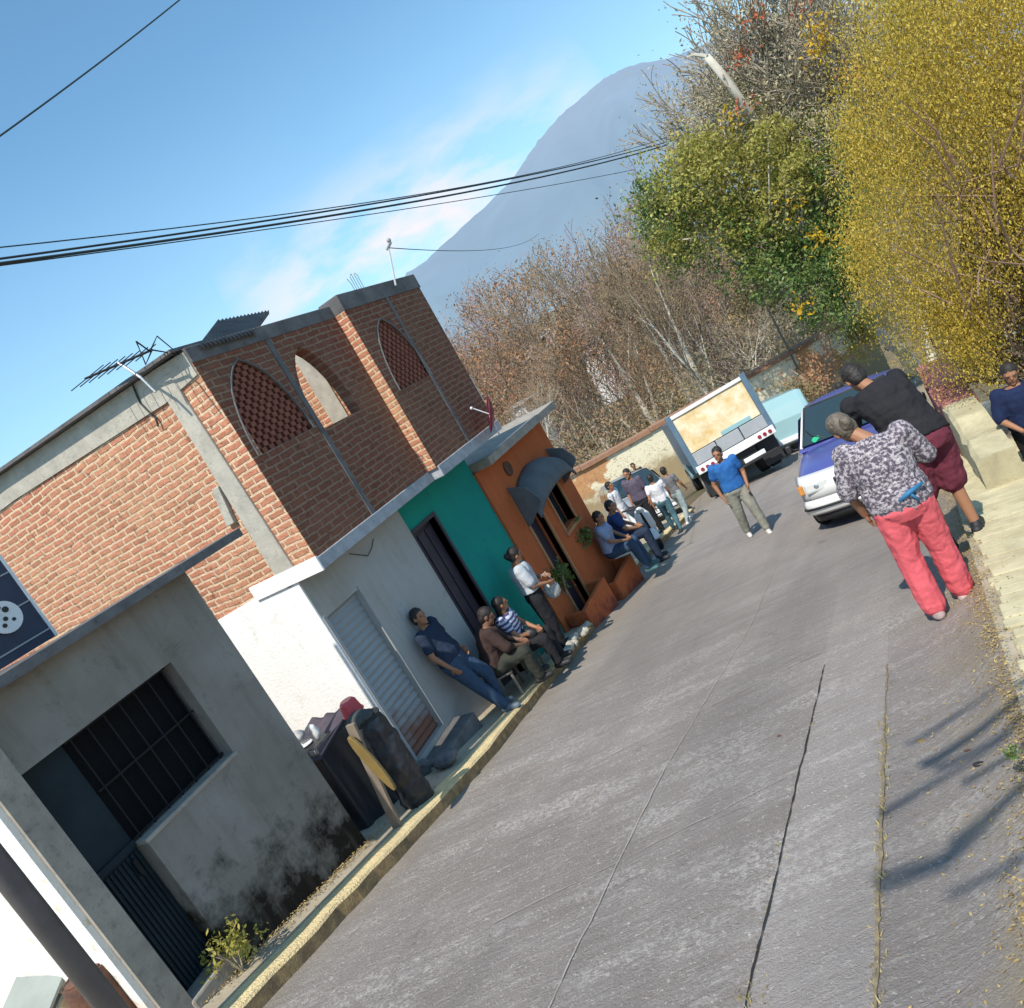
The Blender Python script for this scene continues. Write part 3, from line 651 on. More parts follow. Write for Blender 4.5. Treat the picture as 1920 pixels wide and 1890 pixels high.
# floor band and slab
bm = B(); bx(bm, XG - 0.1, XU + 0.02, YS - 0.012, YP + 0.02, zband0, zband1); bx(bm, XG - 0.1, XU2 + 0.02, YP + 0.022, YE + 0.05, zband0, zband1 + 0.01); Pf(obj('floor_band', bm, paint('chalky_grey_band', (0.42, 0.45, 0.48), (0.26, 0.28, 0.30), 0.9, 7, 0.9, grime=(0.14, 0.13, 0.13)), bevel=0.008), bh)
bm = B(); bx(bm, -12.8, XG - 0.102, YS + 0.145, YE, zband0 + 0.02, zband1 - 0.01); Pf(obj('floor_slab', bm, M['concrete']), bh)
bm = B(); bx(bm, -12.8, XU - 0.17, YP + 0.005, YP + 0.14, zband1, ztopU - 0.05); Pf(obj('partition_wall', bm, M['brick_side']), bh)
pc = aty(612, 740, YP); bm = B(); bx(bm, pc.x - 0.13, pc.x + 0.13, YP - 0.02, YP - 0.001, zband1, ztopU - 0.05); Pf(obj('partition_column', bm, M['concrete_pale']), bh)
bm = B(); bx(bm, -12.8, XU2 - 0.35, YE - 0.14, YE, zband1, ztopU - 0.1); bx(bm, -13, -12.82, YS + .15, YE, -3, ztopU - .2); Pf(obj('rear_wall', bm, M['brick_side']), bh)
# ground-floor fronts
yr0 = yz(609, 1160, XG)[0] + 0.0; yr1 = (yz(672, 1105, XG)[0] + yz(830, 1360, XG)[0]) / 2; zr1 = (yz(609, 1160, XG)[1] + yz(672, 1105, XG)[1]) / 2; zr0 = yz(828, 1362, XG)[1]
yr0 = YS + 0.06
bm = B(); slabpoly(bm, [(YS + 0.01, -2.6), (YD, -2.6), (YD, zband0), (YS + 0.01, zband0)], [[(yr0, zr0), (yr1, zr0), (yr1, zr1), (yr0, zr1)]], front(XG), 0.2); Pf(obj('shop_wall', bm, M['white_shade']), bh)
bm = B(); nz_ = 22; rings = []
zz = zr0; k = 0
prof = []
while zz < zr1: prof.append((zz, 0.012 if k % 2 else -0.012)); zz += (zr1 - zr0) / (nz_ * 2); k += 1
vs_ = []; fs_ = []
for z, d in prof: vs_ += [(XG - 0.07 + d, yr0 + 0.005, z), (XG - 0.07 + d, yr1 - 0.005, z)]
for i in range(len(prof) - 1): fs_.append((2 * i, 2 * i + 1, 2 * i + 3, 2 * i + 2))
Pf(pyobj('roller_shutter', vs_, fs_, M['shutter']), bh); bm.free()
bm = B(); bx(bm, XG - 0.15, XG - 0.1, yr0, yr1, zr0, zr1); Pf(obj('shutter_backing', bm, M['dark']), bh)
bm = B(); bx(bm, XG - 0.05, XG + 0.015, yr0 - 0.045, yr0 - 0.005, zr0 - 0.1, zr1 + 0.03); bx(bm, XG - 0.05, XG + 0.012, yr1 + 0.002, yr1 + 0.02, zr0, zr1 + 0.03); Pf(obj('shutter_guide', bm, M['grey_metal']), bh)
bm = B(); bx(bm, XG - 0.1, XG + 0.30, yr0 - 0.02, yr1 + 0.22, road_z(5.8) + 0.0, zr0 - 0.06); Pf(obj('doorstep', bm, M['concrete_dark'], bevel=0.02), bh)
# teal front
XT = XG - 0.06
dt0 = YD + 0.04; td = yz(820, 965, XT); td2 = yz(893, 1070, XT)
dt1 = dt0 + 0.62; dzt = yz(812, 968, XT)[1]
YT = (yz(878, 858, XG)[0] + yz(1066, 1190, XG)[0]) / 2
bm = B(); slabpoly(bm, [(YD, -3.2), (YT, -3.2), (YT, zband0), (YD, zband0)], [[(dt0, -3.0), (dt1, -3.0), (dt1, dzt), (dt0, dzt)]], front(XT), 0.18); Pf(obj('teal_wall', bm, M['teal']), bh)
bm = B(); bx(bm, XT - 0.14, XT - 0.10, dt0, dt1, -2.2, dzt)
for i in range(3): y = dt0 + 0.03 + i * 0.2; bx(bm, XT - 0.101, XT - 0.085, y, y + 0.14, -1.3, dzt - 0.08)
d2 = Pf(obj('door', bm, M['door_purple']), bh)
bm = B(); bx(bm, XT - 0.11, XT + 0.02, dt1, dt1 + 0.05, -2.2, dzt + 0.05); bx(bm, XT - 0.11, XT + 0.02, dt0 - 0.03, dt0 - 0.001, -2.2, dzt + 0.05); bx(bm, XT - 0.11, XT + 0.022, dt0 - 0.0, dt1 - 0.001, dzt, dzt + 0.05); Pf(obj('door_frame', bm, M['door_purple']), bh)
# corrugated sheet lying askew over the roof corner
q0 = atx(388, 610, XU - 0.25)
bm = B(); vs_ = []; fs_ = []
A0 = atx(376, 650, XU + 0.06); A1 = atx(478, 622, XU + 0.06); A2 = atx(506, 584, XU - 0.5); A3 = atx(412, 602, XU - 0.5)
nC = 28
for i in range(nC + 1):
    t = i / nC; o = 0.025 * math.cos(math.pi * i)
    vs_ += [A0.lerp(A1, t) + Vector((0, 0, o)), A3.lerp(A2, t) + Vector((0, 0, o))]
for i in range(nC): fs_.append((2 * i, 2 * i + 2, 2 * i + 3, 2 * i + 1))
bm.free()
tag(pyobj('corrugated_sheet', vs_, fs_, M['concrete_dark']), 'dark corrugated roofing sheet lying tilted on the brick house roof', 'roof sheet')

# ------------------------------------------------------------------ orange house
YO = yz(1012, 788, XG)[0]; XO = XG - 0.02
zo1 = (yz(900, 868, XO)[1] + yz(1012, 792, XO)[1]) / 2
oh = thing('orange_house', 'single-storey orange house with a flat grey roof and dark curved canopy', 'house', (-9, 11, -2))
yd0 = yz(985, 990, XO)[0]; yd1 = yd0 + 0.52
zoD = yz(960, 900, XO)[1]
dL = yz(972, 965, XO); ww0 = yz(1040, 950, XO)[0]
oy = lambda t: YT + (YO - YT) * t
door_o = [(oy(0.22), -3.4), (oy(0.42), -3.4), (oy(0.42), zo1 - 0.62), (oy(0.22), zo1 - 0.62)]
win_o = [(oy(0.58), zo1 - 1.75), (oy(0.78), zo1 - 1.75), (oy(0.78), zo1 - 0.7), (oy(0.58), zo1 - 0.7)]
bm = B(); slabpoly(bm, [(YT + 0.003, -3.8), (YO, -3.8), (YO, zo1), (YT + 0.003, zo1)], [door_o, win_o], front(XO), 0.2); Pf(obj('wall', bm, M['orange']), oh)
bm = B(); bx(bm, -12.5, XO - 0.201, YO - 0.2, YO, -4, zo1); bx(bm, -12.5, -12.3, YT, YO - .21, -4, zo1); Pf(obj('wall', bm, M['orange']), oh)
bm = B(); bx(bm, -12.7, XO + 0.28, YT + 0.06, YO + 0.35, zo1, zo1 + 0.13); Pf(obj('roof', bm, M['concrete'], bevel=0.01), oh)
bm = B(); bx(bm, XO - 0.18, XO - 0.14, oy(0.22), oy(0.42), -3.3, zo1 - 0.62); dro = Pf(obj('door', bm, M['door_purple']), oh)
bm = B(); bx(bm, XO - 0.19, XO - 0.16, oy(0.58), oy(0.78), zo1 - 1.75, zo1 - 0.7); wno = Pf(obj('window', bm, M['glass']), oh)
bm = B()
for y in (oy(0.56), oy(0.78)): bx(bm, XO - 0.15, XO + 0.03, y, y + 0.05, zo1 - 1.8, zo1 - 0.65)
bx(bm, XO - 0.1, XO + 0.05, oy(0.55), oy(0.82), zo1 - 1.84, zo1 - 1.78); Pf(obj('window_frame', bm, M['ochre'], bevel=0.005), oh)
bm = B()
for y in (oy(0.20), oy(0.42)): bx(bm, XO - 0.1, XO + 0.035, y, y + 0.05, -3.3, zo1 - 0.6)
Pf(obj('door_frame', bm, M['ochre'], bevel=0.005), oh)
bm = B(); bmesh.ops.create_cone(bm, cap_ends=True, segments=20, radius1=0.12, radius2=0.12, depth=0.03, matrix=Matrix.Translation((XO + 0.01, oy(0.33), zo1 - 0.28)) @ Matrix.Rotation(R(90), 4, 'Y')); Pf(obj('wall_roundel', bm, M['rust']), oh)
# curved canopy
bm = B(); vs_ = []; fs_ = []; na = 10
y0c, y1c = oy(0.2), oy(0.88); zc = zo1 - 0.44
for j in range(9):
    y = y0c + (y1c - y0c) * j / 8; bow = math.sin(math.pi * j / 8) ** 0.5
    for i in range(na + 1):
        a = (i / na) * R(95); vs_.append((XO + 0.02 + 0.38 * math.sin(a) * (0.75 + 0.25 * bow), y, zc - 0.42 + 0.42 * math.cos(a) * (0.6 + .4 * bow) - (0.25 * (1 - bow))))
for j in range(8):
    for i in range(na): a = j * (na + 1) + i; fs_.append((a, a + 1, a + na + 2, a + na + 1))
bm.free(); o = pyobj('canopy', vs_, fs_, M['canopy'], smooth=True); sm = o.modifiers.new('s', 'SOLIDIFY'); sm.thickness = 0.03; Pf(o, oh)
for y in (y0c, y1c - 0.03):
    bm = B(); slabpoly(bm, [(XO + 0.02, zc - 0.05), (XO + 0.02, zc - 0.75), (XO + 0.12, zc - 0.70), (XO + 0.42, zc - 0.45), (XO + 0.42, zc - 0.38), (XO + 0.3, zc - 0.16)], [], side(y), 0.03)
    Pf(obj('canopy_bracket', bm, M['canopy']), oh)
# planter wall in front
bm = B()
for y0_, y1_ in ((oy(0.05), oy(0.45)), (oy(0.55), oy(0.95))):
    n = 6
    z0 = road_z(y1_)
    bx(bm, XO + 0.30, XO + 0.38, y0_, y1_, z0 - 0.1, z0 + 0.55); bx(bm, XO + 0.01, XO + 0.299, y0_, y0_ + 0.07, z0 - 0.1, z0 + 0.55); bx(bm, XO + 0.01, XO + 0.299, y1_ - 0.07, y1_, z0 - 0.1, z0 + 0.55)
Pf(obj('planter_wall', bm, M['orange'], bevel=0.01), oh)
# grey rubble parapet on the orange house roof
bm = B(); bx(bm, XO - 1.6, XO - 1.2, YT + 0.4, YO + 0.2, zo1 + 0.131, zo1 + 0.4); Pf(obj('roof_parapet', bm, M['concrete_pale'], bevel=0.03), oh)
YOE = YO
# ------------------------------------------------------------------ boundary wall across the foot of the street
def yawpt(az, D, z): return Vector((math.sin(R(az)) * D, math.cos(R(az)) * D, z))
WZ = 2.4 - 5.46
WL = yawpt(-34, 30.2, WZ); WL2 = yawpt(-24.6, 30, WZ); WR = yawpt(-1.6, 32.6, WZ)
wd = (WR - WL2).normalized(); wn_ = Vector((wd.y, -wd.x, 0)); WA = WL2 - wd * 12; WB = WR
wlen = (WB - WA).length
Mw = Matrix((Vector((wd.x, wd.y, 0)), Vector((-wd.y, wd.x, 0)), Vector((0, 0, 1)))).transposed().to_4x4(); Mw.translation = WA
def fwmat():
    k = N('ochre_boundary_wall'); s = k.sep(); n = k.noise(0.35, 4, 0.6, k.mapping((1, 1, 1.6))); n2 = k.noise(3, 6, 0.7)
    c = k.mix(k.ramp(n2, [(0.35, 0.0), (0.7, 1.0)]), (0.58, 0.33, 0.15), (0.47, 0.22, 0.10))
    wf = k.ramp(k.math('ADD', n, k.math('MULTIPLY', k.math('SUBTRACT', k.noise(2.2, 3), 0.5), 0.25)), [(0.50, 0.0), (0.53, 1.0)])
    c = k.mix(wf, c, (0.80, 0.74, 0.55))
    sc = k.ramp(k.noise(5.5, 2, 0.5, None, 2.5), [(0.60, 0.0), (0.62, 1.0)])
    c = k.mix(k.math('MULTIPLY', sc, 0.55), c, (0.2, 0.17, 0.13))
    lowf = k.ramp(k.math('ADD', k.math('MULTIPLY', s[2], -0.55), k.math('SUBTRACT', k.math('MULTIPLY', n2, 0.9), 1.0)), [(0.0, 0.0), (0.35, 1.0)])
    c = k.mix(lowf, c, (0.36, 0.28, 0.16))
    k.col(c).rough(0.95); k.bump(n2, 0.5, 0.03); return k.m
fw = thing('boundary_wall', 'long ochre boundary wall with faded white paint patches across the foot of the street', 'wall', WA)
fw.matrix_basis = Mw
bm = B(); bx(bm, 0, wlen, 0, 0.25, -7, -0.16); o = obj('wall_face', bm, fwmat(), fw)
bm = B(); L_ = 0.0; i = 0
while L_ < wlen - 0.1:
    q = min(wlen, L_ + 3.1); h = 0.03 * (i % 2); bx(bm, L_, q - 0.02, -0.12, 0.35, -0.16 + h, 0.0 + h); L_ = q; i += 1
obj('wall_coping', bm, paint('brown_coping', (0.36, 0.2, 0.12), (0.24, 0.12, 0.08), 0.9, 5, 0.8, grime=(0.5, 0.4, 0.3)), fw)
# slim leaning posts behind the wall
for i, (t0, b0) in enumerate((((1283, 528), (1357, 672)), ((1412, 525), (1476, 650)))):
    b = far(b0[0], b0[1], 31.5); t = far(t0[0], t0[1], 31.5); bm = B(); tube(bm, [(0, 0, -1.0), (0, 0, 0), t - b], [0.045, 0.045, 0.03], 7)
    o = obj('fence_post', bm, M['wood']); o.location = b; tag(o, ('thin pale post behind the wall, directly above the truck', 'thin pale post behind the wall, to the right of the truck')[i], 'post', 'thin posts behind the boundary wall')
# cream pillar at the right end of the wall
pb = far(1697, 668, 29); pt = far(1638, 577, 29)
bm = B(); L = (pt - pb).length
bx(bm, -0.2, 0.2, -0.2, 0.2, -0.6, L * 0.97); bx(bm, -0.26, 0.26, -0.26, 0.26, L * 0.97, L)
o = obj('pillar', bm, M['cream'], bevel=0.02); o.location = pb; tag(o, 'square cream pillar at the right end of the boundary wall', 'pillar')
# right-hand retaining wall stepping down along the footpath
def rwall(name, pts, h, th, m, label, cat, seed, rough=0.05):
    r = random.Random(seed); bm = B(); prev = None
    P = []
    for (a, b) in zip(pts, pts[1:]):
        a = Vector(a); b = Vector(b); n = max(2, int((b - a).length / 0.3))
        for i in range(n): P.append(a.lerp(b, i / n))
    P.append(Vector(pts[-1]))
    base = P[0].copy()
    for i, p in enumerate(P):
        d = (P[min(i + 1, len(P) - 1)] - P[max(i - 1, 0)]); s = Vector((d.y, -d.x, 0)).normalized()
        jt = r.uniform(-rough, rough); q = p - base
        ring = [bm.verts.new(v) for v in (q - s * (th / 2) + Vector((0, 0, -h)), q - s * (th / 2 + r.uniform(-rough, rough) * .4) + Vector((0, 0, jt - 0.04)), q - s * (th / 2 - .05) + Vector((0, 0, jt)), q + s * (th / 2 - .05) + Vector((0, 0, jt * .6)), q + s * th / 2 + Vector((0, 0, -h)))]
        if prev:
            for k in range(4): bm.faces.new((prev[k], prev[k + 1], ring[k + 1], ring[k]))
        else: bm.faces.new(ring)
        prev = ring
    bm.faces.new(list(reversed(prev))); bmesh.ops.recalc_face_normals(bm, faces=bm.faces[:])
    o = obj(name, bm, m, bevel=0.0); o.location = base; return tag(o, label, cat)
w0 = far(1868, 845, 8.6); w1 = far(1800, 752, 11.0); w2 = far(1752, 680, 14.5); w3 = far(1700, 655, 26)
rwall('low_wall', [w0, w1], 1.6, 0.42, M['cream'], 'low cream limewashed wall sloping down beside the right footpath', 'wall', 3)
rwall('stone_wall', [w1 + (w2 - w1) * 0.04, w2], 2.0, 0.5, M['pinkstone'], 'rough pink painted stone wall below the yellow hanging foliage', 'wall', 4, 0.12)
# bank of earth beyond it
bm = B()
# ------------------------------------------------------------------ mountain
ridge = [(700, 640), (740, 560), (762, 512), (800, 486), (842, 448), (880, 416), (925, 372), (962, 334), (985, 300), (1008, 262), (1036, 232), (1062, 206), (1098, 178), (1132, 148), (1165, 128), (1205, 118), (1250, 110), (1310, 88), (1380, 60), (1460, 30), (1560, 10), (1700, 30), (1850, -40), (2000, -120)]
vs = []; fs = []; D0 = 5200.0; NR = 9
rr = random.Random(3); PR = []
for (xa, ya), (xb, yb) in zip(ridge, ridge[1:]):
    for i in range(5): t = i / 5; PR.append((xa + (xb - xa) * t, ya + (yb - ya) * t + 5 * mnoise.noise(Vector((xa + i * 9.7, 0.3, 0)) * 0.021) + 2.5 * mnoise.noise(Vector((xa + i * 9.7, 4.3, 0)) * 0.09)))
for (px, py) in PR:
    top = far(px, py, D0); 
    for j in range(NR):
        t = j / (NR - 1); az = Vector((top.x, top.y, 0)).normalized(); D = D0 - 3400 * t
        h = top.z * (1 - t) ** 1.25 - 250 * t + 260 * (1 - abs(2 * t - 1)) * mnoise.noise(Vector((px * 0.02, t * 3.0, 1.0))); p = az * D; vs.append((p.x, p.y, h))
    p = az * (D0 + 1500); vs.append((p.x, p.y, -300))
K = NR + 1
for i in range(len(PR) - 1):
    for j in range(NR - 1): a = i * K + j; fs.append((a, a + 1, a + 1 + K, a + K))
    a = i * K + NR; fs.append((i * K, (i + 1) * K, (i + 1) * K + NR, a))
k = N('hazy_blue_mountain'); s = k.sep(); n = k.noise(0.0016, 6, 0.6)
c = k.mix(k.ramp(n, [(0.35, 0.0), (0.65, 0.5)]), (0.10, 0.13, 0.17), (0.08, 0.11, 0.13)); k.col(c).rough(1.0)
em = k.add('ShaderNodeEmission'); hf = k.ramp(k.math('MULTIPLY', s[2], 1 / 1100.0), [(0.0, (0.42, 0.60, 0.74)), (0.4, (0.35, 0.53, 0.72)), (1.0, (0.46, 0.62, 0.84))]); gl = k.ramp(k.noise(0.0022, 5, 0.6, k.mapping((1, 1, 0.3))), [(0.38, 0.95), (0.62, 1.03)]); hf = k.mix(1.0, hf, gl, 'MULTIPLY'); k.l.new(hf, em.inputs[0]); em.inputs[1].default_value = 1.0  # emission paints distance haze and faint gully shading into the slopes
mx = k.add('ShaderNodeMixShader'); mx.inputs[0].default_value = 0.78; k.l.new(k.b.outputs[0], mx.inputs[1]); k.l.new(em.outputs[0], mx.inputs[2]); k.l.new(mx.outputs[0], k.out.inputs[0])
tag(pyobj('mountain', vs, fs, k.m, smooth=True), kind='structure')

# ------------------------------------------------------------------ trees
def grow(r, base, height, spread, levels, r0, nb=(3, 5), up=0.35, droop=0.0, trunk_frac=0.35, wig=0.12, lean=(0, 0)):
    """returns limb segments (p0,p1,r0,r1,level) and the twig tips"""
    segs = []; tips = []
    def branch(p, d, L, rad, lv):
        n = 4 if lv < 2 else 3; pts = [p]; q = p.copy(); dd = d.copy()
        for i in range(n):
            dd = (dd + Vector((r.gauss(0, wig), r.gauss(0, wig), r.gauss(0, wig) + (up * 0.12 if lv else 0) - droop * lv * 0.06))).normalized()
            q = q + dd * (L / n); pts.append(q.copy())
        ra = rad
        for i in range(n):
            rb = rad * (1 - 0.55 * (i + 1) / n); segs.append((pts[i], pts[i + 1], ra, rb, lv)); ra = rb
        if lv >= levels: tips.append((pts[-1], dd)); tips.append((pts[-2], dd)); return
        k = r.randint(*nb)
        for i in range(k):
            t = 0.35 + 0.65 * (i + r.random()) / k if lv else 0.45 + 0.55 * (i + r.random()) / k
            j = min(n - 1, int(t * n)); pp = pts[j].lerp(pts[j + 1], t * n - j)
            a = r.uniform(0, 6.28); u, w_ = frame(dd); sp = r.uniform(0.5, 1.0) * spread
            nd = (dd + (u * math.cos(a) + w_ * math.sin(a)) * sp + Vector((0, 0, up * 0.3))).normalized()
            branch(pp, nd, L * r.uniform(0.55, 0.8), max(0.006, ra * r.uniform(0.6, 0.9)), lv + 1)
        branch(pts[-1], dd, L * 0.65, ra, lv + 1)
    branch(Vector(base), Vector((lean[0], lean[1], 1)).normalized(), height * trunk_frac, r0, 0)
    return segs, tips
def segmesh(name, segs, m, parent, minlv=0, maxlv=99, minr=0.0):
    v = []; f = []
    for p0, p1, a, b, lv in segs:
        if not (minlv <= lv <= maxlv): continue
        n = 7 if lv == 0 else (5 if lv < 2 else 3); a = max(a, minr); b = max(b, minr)
        u, w_ = frame(p1 - p0); i = len(v)
        for c, rr_ in ((p0, a), (p1, b)):
            for k in range(n): t = 2 * math.pi * k / n; v.append(c + (u * math.cos(t) + w_ * math.sin(t)) * rr_)
        for k in range(n): f.append((i + k, i + (k + 1) % n, i + n + (k + 1) % n, i + n + k))
    return pyobj(name, v, f, m, parent, smooth=True)
def leafcloud(name, tips, n, rad, size, m, parent, r, flat=0.0, extra=None, stretch=1.0, droop=0.0):
    v = []; f = []
    for (p, d) in tips:
        for _ in range(n):
            o = Vector((r.gauss(0, rad), r.gauss(0, rad), r.gauss(0, rad * 0.8) - abs(r.gauss(0, droop))))
            leafquad(v, f, p + o, size * r.uniform(0.5, 1.3), r)
    if extra: extra(v, f)
    return pyobj(name, v, f, m, parent)
BK = {}
BK['grey'] = paint('grey_bark', (0.42, 0.35, 0.26), (0.26, 0.21, 0.15), 0.95, 3, 0.9)
BK['pale'] = paint('pale_bark', (0.62, 0.58, 0.49), (0.4, 0.36, 0.3), 0.95, 2, 0.9)
BK['brown'] = paint('brown_twigs', (0.33, 0.25, 0.17), (0.22, 0.17, 0.12), 0.95, 2, 0.9)
BK['pink'] = paint('pinkish_twigs', (0.42, 0.29, 0.30), (0.28, 0.2, 0.2), 0.95, 2, 0.9)
LF = {}
LF['olive'] = leafmat('olive_brown_leaves', [(0.36, 0.25, 0.12), (0.26, 0.22, 0.10), (0.40, 0.28, 0.16), (0.22, 0.21, 0.09)], 0.25, scale=0.25)
LF['rust'] = leafmat('rust_dry_leaves', [(0.50, 0.22, 0.11), (0.38, 0.18, 0.10), (0.44, 0.27, 0.14), (0.3, 0.2, 0.12)], 0.25, scale=0.3)
LF['pink'] = leafmat('pinkish_dry_pods', [(0.42, 0.25, 0.27), (0.32, 0.2, 0.2), (0.38, 0.27, 0.19)], 0.2, scale=0.3)
LF['green'] = leafmat('dark_green_leaves', [(0.05, 0.11, 0.03), (0.09, 0.17, 0.045), (0.22, 0.27, 0.07), (0.045, 0.10, 0.035)], 0.2, 0.4, scale=0.3)
LF['lime'] = leafmat('light_green_leaves', [(0.24, 0.29, 0.06), (0.38, 0.38, 0.08), (0.5, 0.42, 0.12), (0.17, 0.23, 0.05)], 0.35, 0.5, scale=0.35)  # lime to yellow-green leaf tones
LF['yellow'] = leafmat('yellow_bamboo_leaves', [(0.22, 0.14, 0.03), (0.48, 0.34, 0.045), (0.68, 0.50, 0.09), (0.50, 0.40, 0.06), (0.26, 0.16, 0.04)], 0.35, 0.5, scale=1.3)
LF['silver'] = leafmat('silvery_dry_leaves', [(0.52, 0.47, 0.31), (0.38, 0.36, 0.22), (0.56, 0.46, 0.3), (0.34, 0.36, 0.18)], 0.2, scale=0.4)
def tree(name, label, group, seed, h, spread, levels, r0, bark, twigs, leaf, nleaf, lrad, lsize, **kw):
    t = thing(name, label, 'tree', group=group); r = random.Random(seed)
    segs, tips = grow(r, (0, 0, 0), h, spread, levels, r0, **kw)
    mx_ = max(p.z for p, d in tips); sc = h / mx_
    segs = [(a * sc, b * sc, ra, rb, lv) for a, b, ra, rb, lv in segs]; tips = [(p * sc, d) for p, d in tips]
    tr = segmesh('trunk', segs, bark, t, 0, 2, 0.022)
    cr = segmesh('crown', segs, twigs, t, 3, 9, 0.013)
    if nleaf: lc = leafcloud('foliage', tips, nleaf, lrad, lsize, leaf, cr, r)
    return t
def duptree(src, loc, rz, sc, label):
    r_ = src.copy(); COL.objects.link(r_); r_.location = loc; r_.rotation_euler = (0, 0, rz); r_.scale = (sc, sc, sc); r_['label'] = label
    for ch in [o for o in bpy.data.objects if o.parent == src]:
        c = ch.copy(); COL.objects.link(c); c.parent = r_
        for g in [o for o in bpy.data.objects if o.parent == ch]:
            d = g.copy(); COL.objects.link(d); d.parent = c
    return r_
TG = 'bare trees beyond the boundary wall'
def base_at(px, py, D): p = far(px, py, D); return Vector((p.x, p.y, terrain(p.x, p.y)))
def place(t, px, py, D, rz=0.0, sink=0.3, src_h=None):
    """px,py is where the crown tops out; the tree stands on the terrain at that distance"""
    p = far(px, py, D); b = terrain(p.x, p.y) - sink; h = p.z - b; t.location = (p.x, p.y, b); t.rotation_euler = (0, 0, rz); s = h / src_h; t.scale = (s, s, s); return t
T1 = tree('bare_tree', 'tall bare tree with forked white trunk and olive brown crown behind the truck', TG, 21, 15, 0.75, 5, 0.34, BK['pale'], BK['brown'], LF['olive'], 2, 0.32, 0.065, nb=(2, 3), wig=0.10, trunk_frac=0.3)
T2 = tree('bare_tree', 'rust brown tree crown just right of the brick house', TG, 22, 14, 0.85, 5, 0.22, BK['grey'], BK['brown'], LF['rust'], 6, 0.34, 0.07, nb=(2, 3), trunk_frac=0.28)
T3 = tree('bare_tree', 'pinkish twiggy tree crown against the blue mountain', TG, 23, 15, 0.7, 5, 0.2, BK['grey'], BK['pink'], LF['pink'], 3, 0.3, 0.055, nb=(2, 3), trunk_frac=0.32)
T4 = tree('bare_tree', 'grey bare thicket tree close behind the wall beside the truck', TG, 24, 9, 0.8, 5, 0.13, BK['pale'], BK['grey'], LF['olive'], 1, 0.22, 0.05, nb=(2, 3), trunk_frac=0.3)
place(T1, 1150, 400, 36.5, 0.4, src_h=15); place(T2, 905, 520, 52, 1.0, src_h=14); place(T3, 1010, 455, 60, 2.0, src_h=15); place(T4, 1300, 560, 36, 0.7, src_h=9)
place(T3, 1010, 440, 60, 2.0, src_h=15)
more = [(T2, 14, 835, 560, 58, 2.2, 'rust brown low crown touching the corner of the brick house'), (T2, 14, 985, 475, 46, 3.6, 'rust tinted tree crown above the orange house'),
        (T3, 15, 1110, 340, 64, 0.5, 'pinkish twiggy crown to the left of the green tree'), (T3, 15, 925, 480, 66, 4.0, 'thin pinkish crown low against the mountain foot'),
        (T1, 15, 1060, 420, 44, 2.6, 'bare olive tree standing above the orange house roof'), (T4, 9, 960, 740, 38, 2.0, 'olive scrubby tree right behind the orange house roof'),
         
        (T1, 15, 1250, 420, 48, 4.4, 'bare tree under the left edge of the green tree'), (T4, 9, 1400, 530, 37, 3.0, 'grey thicket tree behind the wall right of the truck'),
        (T2, 14, 1080, 590, 50, 5.2, 'olive brown mid-slope tree behind the forked white trunk'), (T4, 9, 880, 690, 44, 1.1, 'brown scrub tree low behind the brick house corner'),
        (T1, 15, 1230, 330, 58, 1.3, 'far bare tree rising behind the green tree'), (T2, 14, 1330, 430, 52, 3.1, 'brown tree hidden behind the green tree'),
        (T4, 9, 1500, 480, 38, 2.4, 'grey thicket tree below the green tree near the pillar'), (T2, 14, 1010, 640, 42, 0.2, 'ochre brown bush-like tree in the gully above the wall'),
        (T2, 14, 860, 545, 72, 1.7, 'distant rust crown beside the upper corner of the brick house'), (T1, 15, 960, 500, 75, 0.9, 'distant olive crown against the mountain foot'), (T2, 14, 1170, 360, 70, 2.9, 'distant ochre crown below the cables'), (T1, 15, 1150, 440, 42, 3.3, 'second white-trunked tree just behind the forked one'),
        (T2, 14, 1040, 430, 68, 4.6, 'far rust crown under the small roof wire'), (T2, 14, 900, 520, 82, 0.3, 'farthest rust crown at the foot of the mountain'), (T3, 15, 1090, 385, 80, 1.9, 'farthest pinkish crown on the slope top'),
        (T2, 14, 1215, 340, 78, 4.9, 'farthest ochre crown beside the green tree'), (T3, 15, 980, 470, 90, 3.5, 'hazy pinkish crown far down the valley'),
        (T3, 15, 1190, 500, 50, 5.5, 'pale grey twiggy tree in the middle of the slope')]
for src, hh, px, py, D, rz, lab in more:
    t = duptree(src, (0, 0, 0), rz, 1, lab); place(t, px, py, D, rz, src_h=hh)
# scrub on the far slope, read as one mass
r = random.Random(8); v = []; f = []
for _ in range(2600):
    px = r.uniform(780, 1560); D = r.uniform(58, 170); az = math.atan2(*(far(px, 600, 1).xy)); 
    x, y = math.sin(az) * D, math.cos(az) * D; z = terrain(x, y); s_ = r.uniform(0.8, 2.6)
    for _ in range(12):
        leafquad(v, f, Vector((x + r.gauss(0, s_ * 0.6), y + r.gauss(0, s_ * 0.6), z + abs(r.gauss(s_ * 0.5, s_ * 0.45)))), r.uniform(0.25, 0.6), r)
LF['slope'] = leafmat('far_scrub', [(0.32, 0.23, 0.12), (0.23, 0.21, 0.11), (0.38, 0.30, 0.17), (0.2, 0.21, 0.11), (0.38, 0.22, 0.12)], 0.15, scale=0.05)
tag(pyobj('hillside_scrub', v, f, LF['slope']), 'brown and olive scrub covering the far slope below the mountain', 'scrub', kind='stuff')
